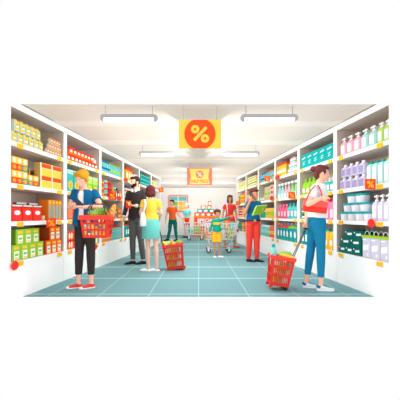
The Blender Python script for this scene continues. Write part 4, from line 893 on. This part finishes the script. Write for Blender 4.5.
hair(p, '3B2A26', [((0, -.03, .055), (.083, .088, .075)), ((0, .04, .085), (.07, .062, .032)), ((0, -.07, .0), (.07, .03, .05)), ((.068, -.01, .02), (.018, .03, .045)), ((-.068, -.01, .02), (.018, .03, .045))])
hair(p, '33221F', [((0, .055, -.088), (.05, .04, .035)), ((.045, .03, -.06), (.026, .05, .035)), ((-.045, .03, -.06), (.026, .05, .035)), ((0, .09, -.047), (.03, .012, .008)), ((.064, .005, -.02), (.014, .02, .045)), ((-.064, .005, -.02), (.014, .02, .045))], name='beard', voxel=.006, smooth=1)
c = pt(128.4, 208.2, 6.0, -.33); f = Fr(c); mb = MB(); mb.box(f, -.05, .05, -.02, .02, 0, .155, 'EE3B2E'); mb.ell(f, .022, .09, .025, .04, -.024, -.02, 'FFE39A'); mb.box(f, -.04, -.005, -.023, -.02, .1, .135, 'F9A03A')
tag(build(mb, 'food_packet', c, bevel=.004), 'red packet with yellow print held by the bearded man', 'packet')
# 3 - woman in yellow top, seen from behind
p = person('woman in yellow top and teal skirt with white shoulder bag, back turned', 5.25, 'FBC5B0',
    dict(neck=(150.8, 198.5), pelvis=(151, 224), sl=(143.6, 202.3), el=(140.8, 212.5, .0), wl=(142.6, 220.5, .05), sr=(158.2, 202.3), er=(161.2, 213, .02), wr=(158.8, 219.6, .16),
         hl=(147.3, 228), kl=(148, 246), al=(148.3, 269), hr=(155.3, 228), kr=(156, 246), ar=(157, 268.6)), (-.1, 1, 0), (150.5, 191.5), (-.25, 1, 0), s=.95, hs=.98, female=True,
    foot=dict(l=(-1, .25), r=(-1, .3)), hands=dict(l=((.2, .2, -1), (1, 0, 0), .4, 1), r=((-.1, .3, -1), (-.9, 0, .1), .9, 1)), leg_s=.88, arm_s=1.0)
top(p, 'yellow_top', 'FFCE4C', .18, .55, .016, slr=1.35)
mb = MB(); pv = p.J['pelvis']; zt = pv.z+.14; zb = EYE-(238.4-HY)*5.25/F
mb.lathe(Fr((pv.x, pv.y, 0), p.S, p.F, Z), [(zb, 1.02), (zb+.004, 1.03), ((zt+zb)/2, 1.0), (zt-.1, .93), (zt, .78)], .165, .13, '72CCC5', 28)
for i in range(2): pass
build(mb, 'teal_skirt', p.base, p.root, True)
shoes(p, 'FFFFFF', 'FFFFFF', low=True, sc=.84)
hair(p, '663230', [((0, -.02, .03), (.095, .095, .095)), ((0, -.035, -.04), (.098, .08, .075)), ((.06, .0, -.03), (.04, .07, .08)), ((-.06, .0, -.03), (.04, .07, .08))])
b = pt(143, 226.6, 5.25, -.16); bag = tag(empty('handbag', b), 'white shoulder bag on the woman in the yellow top', 'bag')
mb = MB(); mb.lathe(Fr(b), [(0, .7), (.02, .95), (.1, 1), (.2, .7), (.26, .35)], .062, .04, 'F6F7F9', 20); build(mb, 'pouch', b, bag, True)
mb = MB(); mb.tube([b+V((.0, 0, .25)), pt(145.6, 205, 5.25, -.15), pt(145, 199.4, 5.25, -.06), pt(144.6, 199.6, 5.25, .05), pt(144.2, 205, 5.25, .13), b+V((0, .1, .3)), b+V((0, .03, .25))], [(.017, .004)]*7, 'F6F7F9', 8, side=X); build(mb, 'strap', b, bag, True)
# 4 - man in orange shirt
p = person('man in orange shirt and teal trousers walking in the background', 11.5, 'F7BCA0',
    dict(neck=(172, 207), pelvis=(172.7, 221), sl=(168.3, 208.6), el=(166.3, 215.5, 0), wl=(165.7, 221, -.05), sr=(175.8, 208.6), er=(178.4, 214.6, 0), wr=(181.6, 218, -.1),
         hl=(170.4, 223), kl=(169.6, 231), al=(167.8, 238.8), hr=(175, 223), kr=(175.6, 231), ar=(176.6, 238.6)), (-.2, -1, 0), (171.8, 203), (-.5, -.8, 0), s=1.03, hs=1.05, voxel=.009,
    foot=dict(l=(-.7, -.7), r=(-.3, -1)), hands=dict(l=((-.1, 0, -1), (1, 0, 0), .4, 1), r=((1, 0, -.4), (0, -1, 0), .4, 1)))
top(p, 'orange_tshirt', 'F8682B', .1, .5, .016)
trousers(p, '04766E', .15, 1.93, r0=.09, rk=.066, ra=.052)
shoes(p, '3A3235', '2A2426')
hair(p, '33343C', [((0, -.03, .055), (.086, .09, .08)), ((0, .03, .088), (.075, .06, .035)), ((0, -.07, 0), (.07, .03, .05))])
# 5 - girl with cap
p = person('girl in pale cap, aqua top and red shorts pushing the far cart', 12.9, 'F7BCA0',
    dict(neck=(187, 209.6), pelvis=(187, 220), sl=(184.2, 211), el=(183.4, 216.6, 0), wl=(184, 221.6, -.2), sr=(189.8, 211), er=(190.6, 216.6, 0), wr=(189.6, 222, -.2),
         hl=(185.6, 222), kl=(185.4, 229), al=(185.4, 236.2), hr=(188.4, 222), kr=(188.6, 229), ar=(188.8, 236.2)), (-.4, -1, 0), (186.7, 206.2), (-.7, -.7, -.1), s=.93, hs=1.02, female=True, voxel=.01,
    foot=dict(l=(-1, -.3), r=(-1, -.4)), hands=dict(l=((0, -1, -.3), (0, 0, -1), .6, 1), r=((0, -1, -.3), (0, 0, -1), .6, -1)))
top(p, 'aqua_top', '6FCDC7', .2, .5, .012)
trousers(p, 'F2403A', .35, .52, 'red_shorts', r0=.098, rk=.095)
shoes(p, '3A2B33', '3A2B33')
hair(p, '7A3B3A', [((0, -.03, .03), (.083, .088, .08)), ((0, -.09, -.02), (.04, .04, .06))])
mb = MB(); mb.sph((0, -.015, .065), (.092, .1, .075), 'A6E2DD', p.hf); mb.sph((0, .09, .045), (.06, .06, .012), '7FD3CC', p.hf); bake(mb, 'cap', p.base, p.root, 'A6E2DD', .008, 1)
# 6 - boy
p = person('boy in green striped sweater and yellow shorts beside the cart', 7.0, SK3,
    dict(neck=(217, 218.2), pelvis=(217, 231.5), sl=(213.4, 220.2), el=(211.2, 226.6, 0), wl=(209.4, 232.4, -.05), sr=(220.6, 220.2), er=(225.6, 218.8, 0), wr=(230, 216.6, .05),
         hl=(214.9, 234), kl=(214.4, 244), al=(214.3, 254.4), hr=(219, 234), kr=(219.2, 244), ar=(219.4, 254.4)), (-.1, -1, 0), (217.4, 213.9), (.35, -.9, -.1), s=.68, hs=.98, voxel=.009,
    foot=dict(l=(.2, -1), r=(.7, -.8)), hands=dict(l=((-.3, 0, -1), (1, 0, 0), .4, 1), r=((1, 0, .3), (0, -1, 0), .3, 1)), arm_s=.95, leg_s=.95)
top(p, 'green_sweater', '04A088', -.04, 1.9, .02)
L = p.tor; nk, pv = p.J['neck'], p.J['pelvis']; T = lambda t: pv+(nk-pv)*t
mb = MB(); mb.tube([T(.5), T(.52), T(.66), T(.68)], [(.1*.0+.108, .082), (.111, .085), (.117, .088), (.114, .086)], 'FFC02E', 24, side=p.S); build(mb, 'yellow_stripe', p.base, p.root, True)
trousers(p, 'FFBE2E', .08, .82, 'yellow_shorts', r0=.1, rk=.1, grow=.016)
shoes(p, 'FFFFFF', 'FFFFFF', low=True, sc=.97)
hair(p, '63382F', [((0, -.03, .045), (.085, .09, .085)), ((0, .035, .082), (.074, .062, .038)), ((0, -.075, 0), (.065, .03, .045)), ((-.06, .0, .03), (.028, .04, .05)), ((.06, .0, .03), (.028, .04, .05))])
# 7 - woman in red dress
p = person('long-haired woman in red dress standing behind the near cart', 9.05, 'D09474',
    dict(neck=(229.7, 203.8), pelvis=(229.6, 220), sl=(225, 206), el=(223, 213, 0), wl=(222.4, 219, -.12), sr=(234.2, 206), er=(236, 213.5, 0), wr=(236.4, 220.5, -.2),
         hl=(227.4, 223), kl=(226, 234), al=(224.6, 245), hr=(232, 223), kr=(233.4, 234), ar=(235, 245)), (.05, -1, 0), (229.9, 198.6), (.12, -1, -.05), s=1.0, hs=1.0, female=True, voxel=.009,
    foot=dict(l=(.4, -1), r=(1, -.5)), hands=dict(l=((0, -.3, -1), (1, 0, 0), .4, 1), r=((0, -.5, -1), (-1, 0, 0), .5, 1)), leg_s=.92)
def ex(mb, T, rad):
    mb.tube([T(.32), T(.1), T(-.12), T(-.22)], [(.135, .11), (.172, .14), (.19, .155), (.2, .16)], 'F2453A', 20, side=p.S)
top(p, 'red_dress', 'F2453A', .2, .42, .016, extra=ex, slr=1.4)
shoes(p, 'F2453A', 'E8382E', low=True, sc=.95)
hair(p, '6B3A38', [((0, -.02, .04), (.09, .098, .09)), ((0, -.05, -.06), (.092, .06, .1)), ((-.07, .0, -.06), (.028, .05, .1)), ((.07, .0, -.06), (.028, .05, .1)), ((-.04, .05, .07), (.05, .045, .035)), ((0, -.05, -.13), (.085, .05, .05))])
mb = MB(); D = 9.05; mb.tube([pt(226.8, 203.3, D, .02), pt(226.9, 203.8, D, -.08), pt(227.2, 207.5, D, -.15), pt(227.4, 214.5, D, -.15)], [(.016, .004)]*4, 'F6E9E4', 8, side=X)
build(mb, 'white_strap', p.base, p.root, True)
# 8 - man with phone at ear and green box
p = person('man in blue T-shirt and red trousers phoning and holding a green box', 6.3, SK3,
    dict(neck=(253, 200.6), pelvis=(253.2, 221.5), sl=(248.2, 203.4), el=(245, 213.3, -.08), wl=(250, 201.5, -.16), sr=(258.6, 203.4), er=(262.6, 210.8, -.1), wr=(262.3, 210.2, -.3),
         hl=(250, 225.5), kl=(249.3, 243), al=(248.6, 259.3), hr=(256.7, 225.5), kr=(256.8, 243), ar=(256.8, 259.3)), (.1, -1, 0), (254, 194.6, -.02), (.75, -.65, -.1), s=.98, hs=1.02,
    foot=dict(l=(1, -.4), r=(1, -.4)), hands=dict(l=((.15, .05, 1), (.8, .3, 0), .55, 1), r=((.2, -.7, .1), (-.8, -.2, 0), .6, 1)), leg_s=.95)
top(p, 'blue_tshirt', '10608F', .03, .52, .016, slr=1.4)
trousers(p, 'F4453A', .1, 1.93, r0=.092, rk=.07, ra=.05)
mb = MB(); nk, pv = p.J['neck'], p.J['pelvis']; mb.tube([pv+(nk-pv)*t for t in (.02, .025, .075, .08)], [(.168, .122), (.173, .127), (.173, .127), (.168, .122)], '363539', 24, side=p.S); bl = build(mb, 'belt', p.base, p.root, True)
mb = MB(); c = pv+(nk-pv)*.05+p.F*.13; mb.box(Fr(c), -.022, .022, -.008, .004, -.02, .02, 'E8B23C'); build(mb, 'buckle', p.base, bl)
shoes(p, '2E2C30', '2E2C30', sc=.82)
hair(p, '65312F', [((0, -.03, .06), (.083, .088, .07)), ((0, .04, .092), (.072, .062, .03)), ((0, -.075, .01), (.065, .03, .05))])
c = pt(251.6, 195, 6.3, -.12); f = Fr(c, vec((.5, -.85, 0)), vec((.85, .5, 0)), vec((-.25, -.1, 1))); mb = MB(); mb.box(f, -.03, .03, -.007, .007, -.065, .065, '3A3436')
o = build(mb, 'smartphone', c, bevel=.004); tag(o, 'dark smartphone held to the ear of the man in red trousers', 'phone'); mb = MB(); mb.box(f, -.026, .026, -.008, -.007, -.055, .055, '57595E'); build(mb, 'screen', c, o)
c = pt(260, 210.2, 6.3, -.36); f = Fr(c, vec((.97, .1, .1)), vec((-.1, .95, 0)), vec((.38, 0, .92)))
mb = MB(); mb.box(f, -.115, .1, -.035, .035, -.105, .1, '7CA82A'); mb.box(f, -.13, -.115, -.035, .035, -.105, .105, 'A3D12E'); mb.box(f, -.118, .1, -.038, .035, .1, .115, 'CFE88A')
tag(build(mb, 'green_box', c, bevel=.003), 'green box held by the man in red trousers', 'box')
# 9 - woman with hair bun, red bag, jeans
p = person('woman with brown hair bun, pale T-shirt and blue jeans pulling a red basket', 3.97, SK1,
    dict(neck=(319.6, 183), pelvis=(317, 217), sl=(316.4, 190.3, .14), el=(307.5, 203.4, .2), wl=(306.2, 222.5, .08), sr=(314.8, 190.3, -.15), er=(308.2, 204.3, -.32), wr=(320.0, 198.8, -.36),
         hl=(314.6, 222, .07), kl=(311, 247, .08), al=(306.6, 281, .08), hr=(318.8, 222, -.07), kr=(320.8, 249, -.08), ar=(321, 284, -.08)), (1, -.12, 0), (322, 173.6, 0), (1, -.15, -.05), s=.97, hs=1.0, female=True,
    foot=dict(l=(1, -.25), r=(1, -.15)), hands=dict(l=((-.05, -.1, -1), (0, -1, 0), .9, 1), r=((1, .0, .3), (0, .6, -.6), .35, -1)), leg_s=.93, arm_s=1.02)
top(p, 'pale_tshirt', 'E9F4F6', -.03, .6, .02, slr=1.4)
trousers(p, '177DA6', .08, 1.8, name='jeans', r0=.1, rk=.063, ra=.047)
shoes(p, 'EAF6FA', 'FFFFFF', 'FFFFFF', sc=.86)
for a in 'lr':
    an = p.J['a'+a]; mb = MB(); mb.tube([V((an.x-.036, an.y, .04)), V((an.x-.028, an.y, .07))], [.03, .033], '1A6FA5', 10); build(mb, 'heel_patch', p.base, p.root, True)
    for i in range(3):
        q = V((an.x+.04+.024*i, an.y, .07-.011*i)); mb = MB(); mb.tube([q-Y*.026, q+Y*.026], .005, '1A6FA5', 6); build(mb, 'shoelace', p.base, p.root, True)
hair(p, '6E3A39', [((0, -.03, .048), (.086, .085, .082)), ((0, .03, .08), (.074, .06, .036)), ((0, -.122, .062), (.042, .044, .042)), ((0, -.075, -.01), (.07, .04, .06)), ((0, -.062, -.05), (.045, .035, .035)), ((.068, .005, .02), (.02, .035, .045)), ((-.068, .005, .02), (.02, .035, .045))])
D = 3.97; b = pt(315.2, 212.5, D, -.235); bag = tag(empty('handbag', b), 'red shoulder bag under the arm of the woman in jeans', 'bag')
mb = MB(); fr = Fr(b); k = (D-.27)/F
def bagp(y0, y1, pts, col): mb.prism(Fr(b), [((x-315.5)*k, (212.5-z)*k) for x, z in pts], y0, y1, col)
bagp(-.035, .035, [(303.4, 211.2), (303.9, 205), (327, 207), (326.2, 213.8)], 'EC4034'); bb = build(mb, 'lower_body', b, bag, bevel=.012)
mb = MB(); bagp(-.042, .042, [(303.7, 205.6), (304.8, 198.8), (306, 198), (327, 200), (327.6, 201.2), (326.8, 208)], 'F8665C'); build(mb, 'flap', b, bag, bevel=.012)
for yy, sh in ((-.03, 0), (.03, .8)):
    mb = MB(); mb.tube([pt(306, 199.5, D, -.235+yy), pt(311, 190, D, -.235+yy), pt(315.6, 185, D, -.2), pt(318, 185.2, D, -.19), pt(320.6, 190, D, -.22+yy), pt(323.2, 200.5, D, -.235+yy)], [(.009, .004)]*6, 'EC4034', 8, side=X); build(mb, 'strap', b, bag, True)
print('PRODUCTS', NPROD, 'OBJECTS', len(bpy.data.objects))
